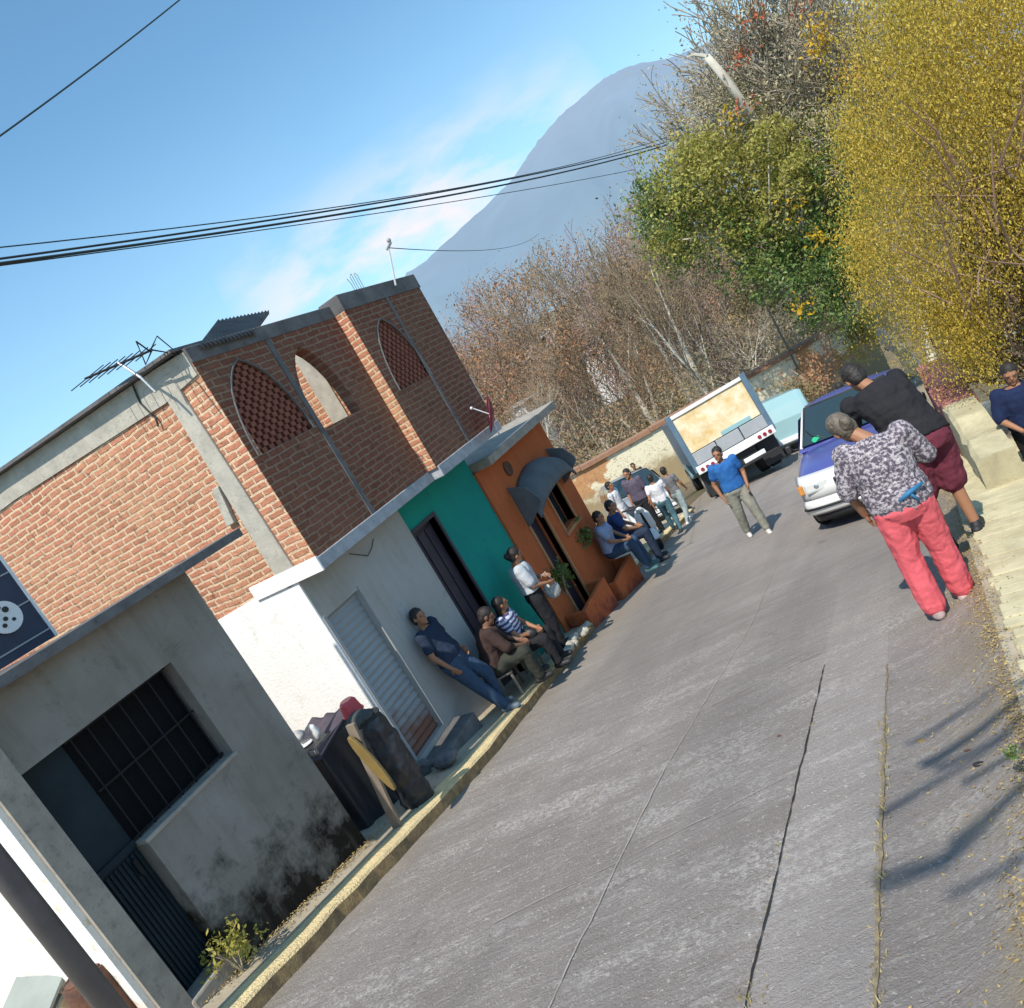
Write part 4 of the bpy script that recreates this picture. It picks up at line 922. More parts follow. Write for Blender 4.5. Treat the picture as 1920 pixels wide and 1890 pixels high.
# undergrowth right behind the wall
v = []; f = []
for _ in range(1500):
    t = r.random() * 1.1; p = WA + wd * (wlen * t); back = r.uniform(0.5, 6); p = p - wn_ * back; z = WZ - 2.2 + abs(r.gauss(1.3, 1.3))
    for _ in range(9): leafquad(v, f, Vector((p.x + r.gauss(0, 0.4), p.y + r.gauss(0, 0.4), z + r.gauss(0, 0.35))), r.uniform(0.04, 0.10), r)
tag(pyobj('undergrowth', v, f, LF['olive']), 'dry olive undergrowth crowding up behind the boundary wall', 'scrub', kind='stuff')
# pale houses on the slope
hs = [(1118, 655, 70), (1375, 575, 75), (1010, 640, 90), (1295, 690, 44), (985, 770, 48)]
for i, (px, py, D) in enumerate(hs):
    p = far(px, py, D); h = thing('hillside_house', ['tiny pale house among bare trees above the ochre wall', 'tiny white house glimpsed between the two thin posts', 'tiny pink house in the brown scrub left of the white trunks', 'small pale shed behind the wall left of the truck', 'tiny white house above the orange house roof'][i], 'house', (p.x, p.y, p.z), R(20 * i))
    s_ = D / 44.0
    bm = B(); bx(bm, -0.8 * s_, 0.8 * s_, -0.7 * s_, 0.7 * s_, -3 * s_, 0.45 * s_); obj('wall', bm, (M['white_metal'], M['cream'])[i % 2], h)
    bm = B(); bx(bm, -0.95 * s_, 0.95 * s_, -0.85 * s_, 0.85 * s_, 0.46 * s_, 0.56 * s_); obj('roof', bm, M['concrete'], h)
    bm = B(); bx(bm, -0.2 * s_, 0.2 * s_, -0.73 * s_, -0.705 * s_, -0.35 * s_, 0.1 * s_); obj('window', bm, M['dark'], h)
# big green tree on the right behind the wall
def blobtree(name, label, cat, blobs, trunk, bark, leafs, seed, inner=None, limbs=True):
    """blobs: (centre, radius xyz, leaves, leaf size, material key); leaves fill uneven clumps around limbs that reach them"""
    r = random.Random(seed); base = Vector(trunk[0]); t = thing(name, label, cat, base); bm = B()
    tp = [Vector(p) - base for p in trunk]; tube(bm, tp, [trunk_r * (1 - 0.5 * i / len(tp)) for i in range(len(tp))] if (trunk_r := 0.16) else None, 8)
    obj('trunk', bm, bark, t, smooth=True); bm = B(); n = 0
    packs = {}
    for c, rad, nl, ls, key in blobs:
        c = Vector(c) - base; 
        if limbs:
            s = tp[-1].lerp(tp[max(0, len(tp) - 2)], r.random()); mid = s.lerp(c, 0.5) + Vector((r.gauss(0, .2), r.gauss(0, .2), -0.15)); bl = B(); tube(bl, [s, mid, c], [0.07, 0.045, 0.02], 5); obj('limb', bl, BK['pale'], t, smooth=True)
        v, f = packs.setdefault(key, ([], []))
        nc = max(8, nl // 45); cl = []
        for _ in range(nc):
            d = Vector((r.gauss(0, 1), r.gauss(0, 1), r.gauss(0, 1))).normalized() * (r.random() ** 0.4)
            cl.append((c + Vector((d.x * rad[0], d.y * rad[1], d.z * rad[2])) * r.choice((0.8, 1.0, 1.25)), r.uniform(0.08, 0.24)))
        for i in range(int(nl * 1.6)):
            cc, cr_ = cl[i % nc]; sR = cr_ * (rad[0] + rad[2]) / 2
            leafquad(v, f, cc + Vector((r.gauss(0, sR), r.gauss(0, sR), r.gauss(0, sR))), ls * 0.72 * r.uniform(0.5, 1.3), r)
    if n: obj('limb', bm, bark, t, smooth=True)
    for key, (v, f) in packs.items(): pyobj('crown', v, f, LF[key], t)
    return t
def fb(px, py, D, rx_, rz_, nl, ls, key): return (far(px, py, D), (rx_, rx_, rz_), nl, ls, key)
D = 27.0
gb = [fb(1300, 350, D, 1.9, 1.6, 3200, 0.10, 'lime'), fb(1240, 380, D + .5, 1.3, 1.3, 2000, 0.10, 'green'), fb(1340, 440, D + 1, 1.9, 1.4, 3200, 0.10, 'green'), fb(1430, 380, D, 2.0, 1.7, 3600, 0.10, 'lime'),
      fb(1520, 420, D, 2.0, 1.6, 3400, 0.10, 'green'), fb(1570, 500, D - 1, 1.5, 1.3, 2400, 0.10, 'green'), fb(1500, 300, D, 1.7, 1.4, 2600, 0.09, 'lime'), fb(1420, 260, D + 1, 1.9, 1.4, 2400, 0.09, 'lime'),
      fb(1580, 340, D - 1, 1.5, 1.9, 2400, 0.09, 'green'), fb(1450, 500, D, 1.6, 1.2, 2200, 0.10, 'green'), fb(1550, 560, D - 1, 1.3, 0.9, 1800, 0.09, 'green'), fb(1340, 290, D, 1.3, 1.0, 1400, 0.09, 'lime'), fb(1270, 450, D, 1.0, .9, 900, 0.09, 'lime'), fb(1550, 230, D - 1, 1.3, 1.3, 1500, 0.07, 'silver'), fb(1440, 190, D, 1.6, 1.0, 1200, 0.07, 'silver'), fb(1350, 230, D, 1.2, .8, 800, 0.07, 'silver'), fb(1500, 350, D - 1.5, 1.2, 1.0, 700, 0.08, 'lime'), fb(1400, 560, D + 1, 1.2, .8, 900, 0.09, 'olive'), fb(1440, 260, 25.2, .8, .6, 900, 0.08, 'lime'), fb(1475, 310, 25.0, .7, .6, 700, 0.08, 'lime')]
b0 = base_at(1500, 600, 28)
gt = blobtree('green_tree', 'broad dark green leafy tree overgrown with creepers behind the boundary wall', 'tree', gb, [b0, b0.lerp(far(1450, 430, D + 1), 0.5) + Vector((0.3, 0, 0)), far(1440, 420, D + 1)], BK['grey'], None, 31)
# silvery bare trees above it
T5 = tree('silver_tree', 'grey twiggy tree rising to the top of the picture above the green tree', 'silvery bare trees above the green tree', 25, 13, 0.7, 6, 0.2, BK['pale'], BK['grey'], LF['silver'], 2, 0.25, 0.05, nb=(2, 3), trunk_frac=0.25, wig=0.14)
place(T5, 1400, -60, 30, 0.3, src_h=13)
for px, py, D, rz, lab in ((1520, -80, 29, 2.0, 'silvery tree with a few yellow leaves beside the yellow bamboo'), (1300, 20, 33, 4.0, 'outermost silvery tree against the sky at the left'), (1470, 60, 27, 5.2, 'silvery tree in front of the others with crossing pale limbs'), (1600, -40, 31, 3.3, 'silvery tree half hidden by the yellow bamboo')):
    t = duptree(T5, (0, 0, 0), rz, 1, lab); place(t, px, py, D, rz, src_h=13)
a = far(1325, 105, 26); b = far(1398, 202, 26.2); c = far(1475, 330, 26.5)
st = thing('broken_trunk', 'thick pale broken trunk standing bare above the green tree', 'tree', c); bm = B()
tube(bm, [a - c, a.lerp(b, .5) - c + Vector((0.05, 0, 0)), b - c, Vector((0.15, 1.2, 0.1)), Vector((0.2, 1.6, -4))], [0.10, 0.125, 0.13, 0.14, 0.15], 9); obj('trunk', bm, BK['pale'], st, smooth=True)
bm = B(); tube(bm, [a - c, a - c + Vector((-0.3, 0, 0.25)), a - c + Vector((-0.5, 0.1, 0.3))], [0.06, 0.04, 0.015], 5); obj('limb', bm, BK['pale'], st)
# orange and yellow blossoms
v = []; f = []; r = random.Random(77)
for px, py, D, n in ((1415, 30, 26, 60), (1385, 105, 26, 50), (1590, 140, 25, 40), (1500, 20, 26, 30), (1400, 195, 26, 40)):
    c = far(px, py, D)
    for _ in range(n): leafquad(v, f, c + Vector((r.gauss(0, .22), r.gauss(0, .22), r.gauss(0, .15))), 0.07, r)
tag(pyobj('flower_cluster', v, f, leafmat('orange_red_flowers', [(0.6, 0.12, 0.04), (0.5, 0.16, 0.08)], 0.3)), 'small orange red flowers scattered in the silvery branches', 'flowers', kind='stuff')
v = []; f = []
for px, py, D, n in ((1535, 55, 25, 120), (1540, 85, 25, 90), (1535, 445, 25, 60), (1590, 450, 25, 50), (1490, 385, 25, 35), (1500, 575, 25, 50), (1365, 215, 25.5, 25)):
    c = far(px, py, D)
    for _ in range(n): leafquad(v, f, c + Vector((r.gauss(0, .2), r.gauss(0, .2), r.gauss(0, .2))), 0.08, r)
tag(pyobj('yellow_leaves', v, f, leafmat('bright_yellow_leaves', [(0.75, 0.5, 0.04), (0.7, 0.42, 0.03)], 0.4)), 'bright yellow dying leaves in the green tree and silvery branches', 'leaves', kind='stuff')
# the yellow bamboo thicket close on the right
def bamboo():
    r = random.Random(41); base = Vector((3.2, 12.5, terrain(3.2, 12.5))); t = thing('yellow_bamboo', 'huge clump of yellow feathery foliage hanging over the right footpath', 'tree', base)
    v = []; f = []; bmc = B(); n = 0
    outline = []
    clumps = []
    # (px,py,distance, spread)
    for _ in range(380):
        px = r.uniform(1640, 2080); py = r.uniform(-120, 600)
        lim = 1590 + 25 * math.sin(py * 0.021) + (60 if py < 60 else 0) + max(0, py - 440) * 0.28
        if px < lim + 26: continue
        if py > 520 and px > 1850: continue
        clumps.append((far(px, py, r.uniform(10.2, 12.6)), r.uniform(0.18, 0.36)))
    for _ in range(70): py = r.uniform(-60, 560); px = 1590 + 25 * math.sin(py * 0.021) + (60 if py < 60 else 0) + max(0, py - 440) * 0.28 + r.uniform(8, 40); clumps.append((far(px, py, r.uniform(10.6, 12.2)), r.uniform(0.10, 0.20)))
    for _ in range(60): px = r.uniform(1730, 1860); py = r.uniform(560, 690); clumps.append((far(px, py, r.uniform(10.5, 11.8)), r.uniform(0.10, 0.2)))
    for c, s_ in clumps:
        k = int(420 * (s_ / 0.25) ** 1.5)
        for _ in range(k):
            p = c + Vector((r.gauss(0, s_ * .75), r.gauss(0, s_ * .75), r.gauss(0, s_ * 1.7))) - base
            d = Vector((r.gauss(0, 0.5), r.gauss(0, 0.5), -1 + r.gauss(0, 0.35))).normalized(); L = r.uniform(0.02, 0.046); wv = Vector((r.gauss(0, 1), r.gauss(0, 1), r.gauss(0, 0.4))).normalized() * (L * 0.24); i = len(v)
            v += [p, p + d * L * 0.5 + wv, p + d * L, p + d * L * 0.5 - wv]; f.append((i, i + 1, i + 2, i + 3))
    pyobj('foliage', v, f, LF['yellow'], t)
    bmc.free()
    bm = B()
    for i in range(9):
        top = far(r.uniform(1700, 1900), r.uniform(0, 300), r.uniform(11.5, 12.5)) - base; b_ = Vector((r.gauss(0, 0.5), r.gauss(0, 0.5), -0.3)); tube(bm, [b_, b_.lerp(top, 0.5) + Vector((0.2, 0, 0.3)), top], [0.035, 0.03, 0.015], 6)
    obj('stem', bm, paint('bamboo_canes', (0.35, 0.26, 0.10), (0.2, 0.14, 0.06)), t)
bamboo()
# tangled dry brown thicket at the right edge, under and behind the bamboo
def dry_thicket():
    r = random.Random(43); c0 = far(1890, 470, 10.8); base = Vector((c0.x, c0.y, terrain(c0.x, c0.y))); t = thing('dry_thicket', 'tangle of dry brown canes and dead leaves at the right edge under the bamboo', 'bush', base)
    bm = B()
    for i in range(130):
        a = far(r.uniform(1780, 1990), r.uniform(300, 690), r.uniform(10.0, 12.2)); d = Vector((r.gauss(0, .3), r.gauss(0, .3), r.gauss(0.5, 0.4))).normalized() * r.uniform(0.4, 1.1)
        tube(bm, [a - base, a - base + d * 0.5 + Vector((r.gauss(0, .05), 0, r.gauss(0, .05))), a - base + d], [0.012, 0.010, 0.005], 4, False)
    obj('stem', bm, paint('dead_canes', (0.26, 0.16, 0.11), (0.10, 0.06, 0.05)), t)
    v = []; f = []
    for _ in range(9000):
        a = far(r.uniform(1800, 2000) , r.uniform(330, 720), r.uniform(11.2, 13.2)) - base; leafquad(v, f, a, r.uniform(0.02, 0.05), r)
    pyobj('foliage', v, f, leafmat('dead_brown_leaves', [(0.10, 0.06, 0.04), (0.2, 0.12, 0.06), (0.05, 0.05, 0.03), (0.28, 0.2, 0.1)], 0.15, scale=1.0), t)
dry_thicket()
# small olive bush by the pillar
def bush(name, label, px, py, D, rad, n, ls, key, seed, cat='bush'):
    c = far(px, py, D); r = random.Random(seed); t = thing(name, label, cat, (c.x, c.y, c.z - rad)); v = []; f = []
    bm = B()
    for i in range(7): a = r.uniform(0, 6.28); tube(bm, [(0, 0, -rad * 0.2), (math.cos(a) * rad * .4, math.sin(a) * rad * .4, rad), (math.cos(a) * rad * .7, math.sin(a) * rad * .7, rad * 1.5)], [0.025 * min(1, rad * 1.5), 0.018 * min(1, rad * 1.5), 0.006 * min(1, rad * 1.5)], 4, False)
    obj('stem', bm, BK['grey'], t)
    cl = [Vector((r.gauss(0, .5), r.gauss(0, .5), r.gauss(0, .45))) * rad for _ in range(24)]
    for i in range(n):
        q = cl[i % 24] + Vector((r.gauss(0, .2), r.gauss(0, .2), r.gauss(0, .2))) * rad + Vector((0, 0, rad)); leafquad(v, f, q, ls * r.uniform(.6, 1.3), r)
    pyobj('foliage', v, f, LF[key], t); return t
bush('bush', 'rounded olive bush growing against the wall beside the cream pillar', 1605, 628, 28, 0.75, 2200, 0.06, 'lime', 5)
bush('bush', 'dry brown bush at the foot of the ochre wall near the truck', 1525, 700, 27, 0.9, 1500, 0.06, 'rust', 6)
bush('bush', 'dry leafy bush beside the dark figure behind the car', 1500, 740, 25, 0.6, 900, 0.06, 'olive', 7)
bush('hanging_bush', 'green shrub growing in the orange house planter beside the teal wall', 1045, 1085, 9.9 + 1.6, 0.27, 900, 0.035, 'green', 8)
bush('hanging_bush', 'small dark shrub in the far planter of the orange house', 1090, 1010, 12.8, 0.2, 500, 0.035, 'green', 9)
WDP = atx(430, 1785, -5.2)
bush('weed', 'small green weed with white flowers at the base of the cement house wall', 430, 1785, math.hypot(WDP.x, WDP.y), 0.15, 420, 0.022, 'lime', 10, 'weed')
bush('weed', 'low green creeper in the gutter on the right edge of the road', 1893, 1410, 3.4, 0.035, 90, 0.012, 'green', 12, 'weed')

# ------------------------------------------------------------------ overhead wires and roof things
def wire(name, label, a, b, sag, rad, group=None, n=24):
    bm = B(); pts = []
    for i in range(n + 1):
        t = i / n; p = a.lerp(b, t); p.z -= sag * 4 * t * (1 - t); pts.append(p - a)
    tube(bm, pts, rad, 5); o = obj(name, bm, M['cable'], smooth=True); o.location = a; return tag(o, label, 'wire', group)
G = 'bundle of cables strung across the sky'
wire('overhead_wire', 'thick lowest cable of the bundle crossing the sky', far(-260, 528, 11), far(1250, 272, 30), 0.30, 0.021, G)
wire('overhead_wire', 'second thick cable touching the lowest one', far(-260, 520, 11.1), far(1245, 268, 30), 0.26, 0.017, G)
wire('overhead_wire', 'thin uppermost cable of the bundle', far(-260, 490, 11.2), far(1255, 256, 30), 0.42, 0.010, G)
wire('overhead_wire', 'thin cable drooping below the bundle at the right', far(-260, 532, 11), far(1190, 318, 28), 0.12, 0.009, G)
wire('overhead_wire', 'single thin wire crossing the top left corner of the sky', far(-120, 340, 9), far(420, -70, 14), 0.05, 0.010)
am = aty(742, 535, 9.0); at_ = aty(727, 458, 9.0)
wire('overhead_wire', 'thin wire running from the small roof mast to the trees', at_ + Vector((0, 0, -0.05)), far(1010, 438, 34), 0.3, 0.006)
mast = thing('roof_mast', 'short white mast with an insulator on the brick house roof', 'mast', am); bm = B(); tube(bm, [(0, 0, 0), at_ - am], 0.012, 6); obj('pole', bm, M['white_metal'], mast)
bm = B(); q = at_ - am; tube(bm, [q + Vector((-0.05, 0, -0.05)), q + Vector((0.05, 0, 0.0))], 0.02, 6); ball(bm, q + Vector((0.04, 0, 0.03)), 0.03); obj('insulator', bm, M['grey_metal'], mast)
# yagi antenna
ap = aty(292, 735, YS - 0.25); at2 = aty(222, 680, YS - 0.25)
an = thing('tv_antenna', 'dark rooftop television antenna on a bent mast at the left roof edge', 'antenna', ap)
bm = B(); tube(bm, [(0, 0, 0), (at2 - ap) * 0.45 + Vector((0.03, 0, 0)), at2 - ap], 0.014, 6); obj('mast', bm, M['galv'], an)
b0_ = aty(160, 710, YS - 0.25) - ap; b1_ = aty(285, 656, YS - 0.25) - ap
bm = B(); tube(bm, [b0_, b1_], 0.012, 6); obj('boom', bm, M['iron'], an)
bm = B()
for i in range(8): c = b0_.lerp(b1_, (i + 0.3) / 8); d = Vector((0.05, 0.35, 0.11)) * (1 - i * 0.05); tube(bm, [c - d * .6, c + d * .6], 0.0045, 4)
obj('element', bm, M['iron'], an)
bm = B(); c = b1_
for a in (-1, 1): tube(bm, [c + Vector((-0.03, 0, 0.0)), c + Vector((0.02, 0.12 * a, 0.10)), c + Vector((0.05, 0.2 * a, -0.12)), c], 0.008, 4)
obj('reflector', bm, M['iron'], an)
rb = aty(672, 545, 8.6); rbt = thing('rebar_stubs', 'thin bundle of rusty bars sticking up from the brick roof', 'rebar', rb); 
for i in range(5): bm = B(); x = i * 0.035 - 0.05; tube(bm, [(x, 0, -0.1), (x + 0.01, 0, 0.12 + 0.05 * (i % 3)), (x - 0.01 + 0.02 * (i % 2), 0, 0.2)], 0.004, 4); obj('bar', bm, M['rust'], rbt)
# satellite dish
dc = atx(917, 776, XU2 + 0.22); dp = atx(933, 808, XU2 + 0.12)
sd = thing('satellite_dish', 'maroon satellite dish at the end of the brick house roof band', 'satellite dish', dp)
bm = B(); vs = []; fs = []; nr, na = 6, 22
Md = Matrix.Rotation(R(-60), 4, 'Z') @ Matrix.Rotation(R(66), 4, 'X')
for i in range(nr + 1):
    for j in range(na): a = 2 * math.pi * j / na; q = i / nr; vs.append(dc - dp + Md @ Vector((0.23 * q * math.cos(a), 0.26 * q * math.sin(a), -0.07 * (1 - q * q))))
for i in range(nr):
    for j in range(na): fs.append((i * na + j, i * na + (j + 1) % na, (i + 1) * na + (j + 1) % na, (i + 1) * na + j))
bm.free(); o = pyobj('reflector', vs, fs, M['maroon'], sd, smooth=True); o.modifiers.new('s', 'SOLIDIFY').thickness = 0.008
bm = B(); tube(bm, [(0, 0, -0.05), (0, 0, 0.05), (dc - dp) * 0.9], 0.014, 6); obj('bracket', bm, M['white_metal'], sd)
bm = B(); tube(bm, [dc - dp, dc - dp + Md @ Vector((0, 0.1, 0.22))], 0.008, 5); ball(bm, dc - dp + Md @ Vector((0, 0.1, 0.23)), 0.022); obj('receiver', bm, M['white_metal'], sd)
pa = atx(879, 703, XU2 - .1); pbb = atx(906, 752, XU2 - .1); bm = B(); tube(bm, [(0, 0, 0), pa - pbb], 0.016, 6); o = obj('pipe', bm, M['white_metal']); o.location = pbb + Vector((0.02, YE - pbb.y + 0.03, 0)); o.location = pbb; tag(o, 'short white pipe leaning on the far corner of the brick upper storey', 'pipe')

# ------------------------------------------------------------------ things beside the near house
pp = atx(98, 1750, -5.02)
up = thing('utility_pole', 'grey steel pole standing on the kerb at the lower left', 'pole', (pp.x, pp.y, road_z(pp.y) + 0.1)); bm = B(); tube(bm, [(0, 0, -0.5), (0, 0, 6.5)], [0.068, 0.062], 20); obj('shaft', bm, paint('weathered_pole_steel', (0.17, 0.165, 0.18), (0.10, 0.095, 0.10), 0.5, 3, 0.9, metal=0.3), up, smooth=True)
bm = B(); tube(bm, [(0, 0, 3.4), (0, 0, 3.44)], 0.07, 20); obj('clamp_band', bm, M['galv'], up)
dr0 = aty(215, 1900, YN - 0.22); rd = thing('rusty_drum', 'rusty brown drum standing between the steel pole and the white wall', 'drum', (dr0.x, dr0.y, -1.3)); zt = aty(195, 1822, YN - 0.22).z
bm = B(); tube(bm, [(0, 0, 0), (0, 0, 0.3), (0, 0, 0.33), (0, 0, 0.36), (0, 0, zt + 1.3 - 0.05), (0, 0, zt + 1.3)], [0.15, 0.15, 0.158, 0.15, 0.15, 0.14], 22); obj('body', bm, M['rust'], rd, smooth=False)
bm = B(); tube(bm, [(0, 0, zt + 1.3), (0, 0, zt + 1.312)], 0.12, 20); obj('lid', bm, M['rust'], rd)
q = aty(70, 1862, YN - 0.25)
for i, (dx, dz, rz, lab) in enumerate(((0, 0, 0.1, 'upper grey-green metal sheet leaning behind the steel pole at the bottom left'), (-0.1, -0.12, -0.1, 'lower grey-green metal sheet in the bottom left corner'))):
    bm = B(); bx(bm, -0.28, 0.2, -0.1, 0.1, -0.012, 0.012); bx(bm, -0.28, 0.2, -0.11, -0.102, -0.05, 0.0); o = obj('scrap_sheet', bm, paint('painted_scrap_%d' % i, (0.30, 0.33, 0.30), (0.2, 0.2, 0.18)), bevel=0.004); o.location = (q.x + dx, q.y, q.z + dz); o.rotation_euler = (0.5, 0.15, rz); tag(o, lab, 'scrap metal', 'scrap sheets at the bottom left')
# junk in the gap between the two houses
def onside(px, py, Y): return aty(px, py, Y)
g0 = atx(690, 1545, -5.5)
cart = thing('covered_cart', 'black sheeted cart with a mauve cloth on top in the gap between houses', 'cart', (0, 0, 0))
bl = aty(690, 1555, 4.75); tl = aty(560, 1380, 4.75); tr = aty(645, 1345, 4.75); br = aty(735, 1530, 4.75)
def drape(name, corners, th, m, parent, fold=0.02, n=10, mm=14, seed=1):
    """cloth-like thick sheet spanning four corners tl,tr,br,bl with folds"""
    tl_, tr_, br_, bl_ = corners; r = random.Random(seed); vs = []; fs = []; nrm = (tr_ - tl_).cross(bl_ - tl_).normalized()
    for i in range(mm + 1):
        for j in range(n + 1):
            s, t = i / mm, j / n; p = tl_.lerp(tr_, t).lerp(bl_.lerp(br_, t), s)
            p = p + nrm * (fold * math.sin(t * 19 + seed) * s + 0.6 * fold * mnoise.noise(Vector((t * 4, s * 3, seed)))); vs.append(p)
    for i in range(mm):
        for j in range(n): a = i * (n + 1) + j; fs.append((a, a + 1, a + n + 2, a + n + 1))
    o = pyobj(name, vs, fs, m, parent, smooth=True)
    if th: o.modifiers.new('s', 'SOLIDIFY').thickness = th
    return o
cx0, cx1 = tl.x - 0.02, (tr.x + br.x) / 2 - 0.1; ct = (tl.z + tr.z) / 2 - 0.06; cb = bl.z - 0.1
bm = B(); bx(bm, cx0, cx1, 4.45, 4.95, cb, ct); o = obj('body', bm, M['tarp'], cart, bevel=0.04)
drape('side_sheet', (Vector((cx0 - 0.02, 4.43, ct + 0.01)), Vector((cx1 + 0.02, 4.43, ct + 0.01)), Vector((cx1 + 0.05, 4.40, cb)), Vector((cx0, 4.40, cb))), 0.01, M['tarp'], cart, 0.025, 22, 14, 2)
drape('side_sheet', (Vector((cx1 + 0.02, 4.43, ct + 0.01)), Vector((cx1 + 0.02, 4.97, ct + 0.01)), Vector((cx1 + 0.05, 4.97, cb)), Vector((cx1 + 0.05, 4.40, cb))), 0.01, M['tarp'], cart, 0.02, 16, 12, 3)
drape('top_cloth', (Vector((cx0 - 0.05, 4.38, ct - 0.1)), Vector((cx1 + 0.05, 4.38, ct - 0.06)), Vector((cx1 + 0.05, 5.0, ct + 0.06)), Vector((cx0 - 0.05, 5.0, ct + 0.05))), 0.02, M['cloth_mauve'], cart, 0.018, 14, 10, 5)
for x in (cx0 + .1, cx1 - .06):
    bm = B(); bmesh.ops.create_cone(bm, cap_ends=True, segments=16, radius1=0.10, radius2=0.10, depth=0.05, matrix=Matrix.Translation((x, 4.42, cb + 0.02)) @ Matrix.Rotation(R(90), 4, 'X')); obj('wheel', bm, M['rubber'], cart)
b1 = aty(655, 1360, 4.3); b2 = aty(745, 1555, 4.3)
bm = B(); dd = b2 - b1; u_ = Vector((0.05, 0.0, 0.0)); 
o = None; slv = [b1 - u_, b1 + u_, b2 + u_, b2 - u_]; slabpoly(bm, [(p.x, p.z) for p in slv], [], side(4.3), 0.03); tag(obj('plank', bm, M['wood'], bevel=0.004), 'long grey wooden plank leaning against the black covered cart', 'plank')
oc = aty(697, 1432, 4.25); oe0 = aty(668, 1385, 4.25); oe1 = aty(712, 1480, 4.25)
bm = B(); ax = (oe1 - oe0); L = ax.length; ang = math.atan2(ax.x, -ax.z)
pts = []
for i in range(20): a = 2 * math.pi * i / 20; lx = 0.062 * math.cos(a) * (1 - 0.12 * math.sin(a)); lz = -L * 0.58 * math.sin(a); pts.append((oc.x + lx * math.cos(ang) - lz * -math.sin(ang) * -1 * -1, oc.z + lz * math.cos(ang) + lx * math.sin(ang)))
slabpoly(bm, pts, [], side(4.24), 0.035); tag(obj('oval_tray', bm, M['mustard'], bevel=0.012), 'mustard yellow oval tray standing on edge between plank and dark barrel', 'tray')
bc = aty(722, 1400, 4.75); ba = thing('barrel', 'dark blue-black barrel beside the roller shutter, red bucket on top', 'barrel', (bc.x, 4.75, road_z(4.75) + 0.1)); bt = aty(690, 1345, 4.75).z - (road_z(4.75) + 0.1)
bm = B(); tube(bm, [(0, 0, 0), (0, 0, bt * 0.1), (0, 0, bt * 0.5), (0, 0, bt * 0.9), (0, 0, bt)], [0.13, 0.15, 0.16, 0.15, 0.13], 22); bo_ = obj('body', bm, M['tarp'], ba, smooth=True); bo_.modifiers.new('r', 'REMESH').voxel_size = 0.02; bo_.modifiers['r'].use_smooth_shade = True; tx_ = bpy.data.textures.new('crease', 'CLOUDS'); tx_.noise_scale = 0.12; d_ = bo_.modifiers.new('d', 'DISPLACE'); d_.texture = tx_; d_.strength = 0.07; bm = B(); tube(bm, [(0, 0, bt), (0, 0, bt + 0.015)], 0.135, 22); obj('rim', bm, M['blackp'], ba)
bc2 = aty(654, 1322, 4.82); bkt = thing('bucket', 'small red plastic bucket upside down on the junk pile', 'bucket', (bc2.x, 4.82, bc2.z - 0.07))
bm = B(); tube(bm, [(0, 0, -0.02), (0, 0, 0.10), (0, 0, 0.125)], [0.10, 0.082, 0.06], 18); obj('body', bm, M['red_plastic'], bkt, smooth=False); bm = B(); tube(bm, [(0, 0, -0.02), (0, 0, -0.005)], 0.108, 18); obj('rim', bm, M['red_plastic'], bkt)
bm = B(); bc3 = aty(672, 1348, 4.7); ball(bm, (0, 0, 0), (0.12, 0.12, 0.07)); ball(bm, (0.09, 0.02, 0.0), (0.07, 0.08, 0.05)); o = obj('cloth_bundle', bm, cloth('olive_grey_cloth', (0.08, 0.09, 0.085)), smooth=True); o.location = bc3; tag(o, 'olive grey bundle of cloth lying under the red bucket', 'cloth')
for i, (px, py, sx_, sz_, lab) in enumerate(((590, 1372, 0.05, 0.085, 'crumpled white bag on the mauve cloth'), (560, 1380, 0.07, 0.06, 'grey speckled bag at the left end of the junk pile'), (572, 1395, 0.09, 0.015, 'flat white lid lying at the left end of the junk pile'))):
    c = aty(px, py, 4.6); bm = B(); ball(bm, (0, 0, 0), (sx_, sx_ * 0.8, sz_), None, 14, 10)
    for v_ in bm.verts: v_.co += v_.normal * 0.25 * min(sx_, sz_) * mnoise.noise(v_.co * 22)
    o = obj(('plastic_bag', 'plastic_bag', 'plate')[i], bm, (M['white_bag'], paint('grey_bag', (0.25, 0.25, 0.27), (0.6, 0.6, 0.6), 0.6, 30, 1.0), M['white_bag'])[i], smooth=True); o.location = c; tag(o, lab, ('bag', 'bag', 'lid')[i])
bm = B(); r = random.Random(4)
for _ in range(26):
    a = aty(r.uniform(555, 700), r.uniform(1335, 1380), r.uniform(4.6, 5.0)); tube(bm, [(0, 0, 0), (r.gauss(0, .06), r.gauss(0, .06), r.uniform(.0, .06))], 0.004, 4, False); bmesh.ops.translate(bm, verts=bm.verts[-8:], vec=a) if False else None
bm.free()
st_ = thing('cement_blocks', 'dark pile of wet cement rubble by the shop doorstep', 'rubble', (-5.3, 5.1, road_z(5.1) + 0.12))
for i in range(5):
    bm = B(); ball(bm, (0, 0, 0), (r.uniform(.07, .13), r.uniform(.07, .14), r.uniform(.05, .09)), None, 8, 6)
    for v_ in bm.verts: v_.co += v_.normal * 0.03 * mnoise.noise(v_.co * 12 + Vector((i, 0, 0)))
    o = obj('stone', bm, M['concrete_dark'], st_); o.location = (r.uniform(-.2, .12), r.uniform(-.3, .35), 0.03)
rr_ = thing('stone_row', 'broken stones lining the edge of the left pavement near the bush', 'stones', (-5.1, 8.6, road_z(8.6)))
for i in range(9):
    bm = B(); ball(bm, (0, 0, 0), (r.uniform(.05, .1), r.uniform(.06, .12), r.uniform(.04, .07)), None, 8, 6)
    for v_ in bm.verts: v_.co += v_.normal * 0.03 * mnoise.noise(v_.co * 14 + Vector((i, 0, 0)))
    o = obj('stone', bm, M['concrete_pale'], rr_); y = -0.5 + i * 0.15; o.location = (r.uniform(-.12, .05) - 0.08 * y, y, -TS * y + 0.17)
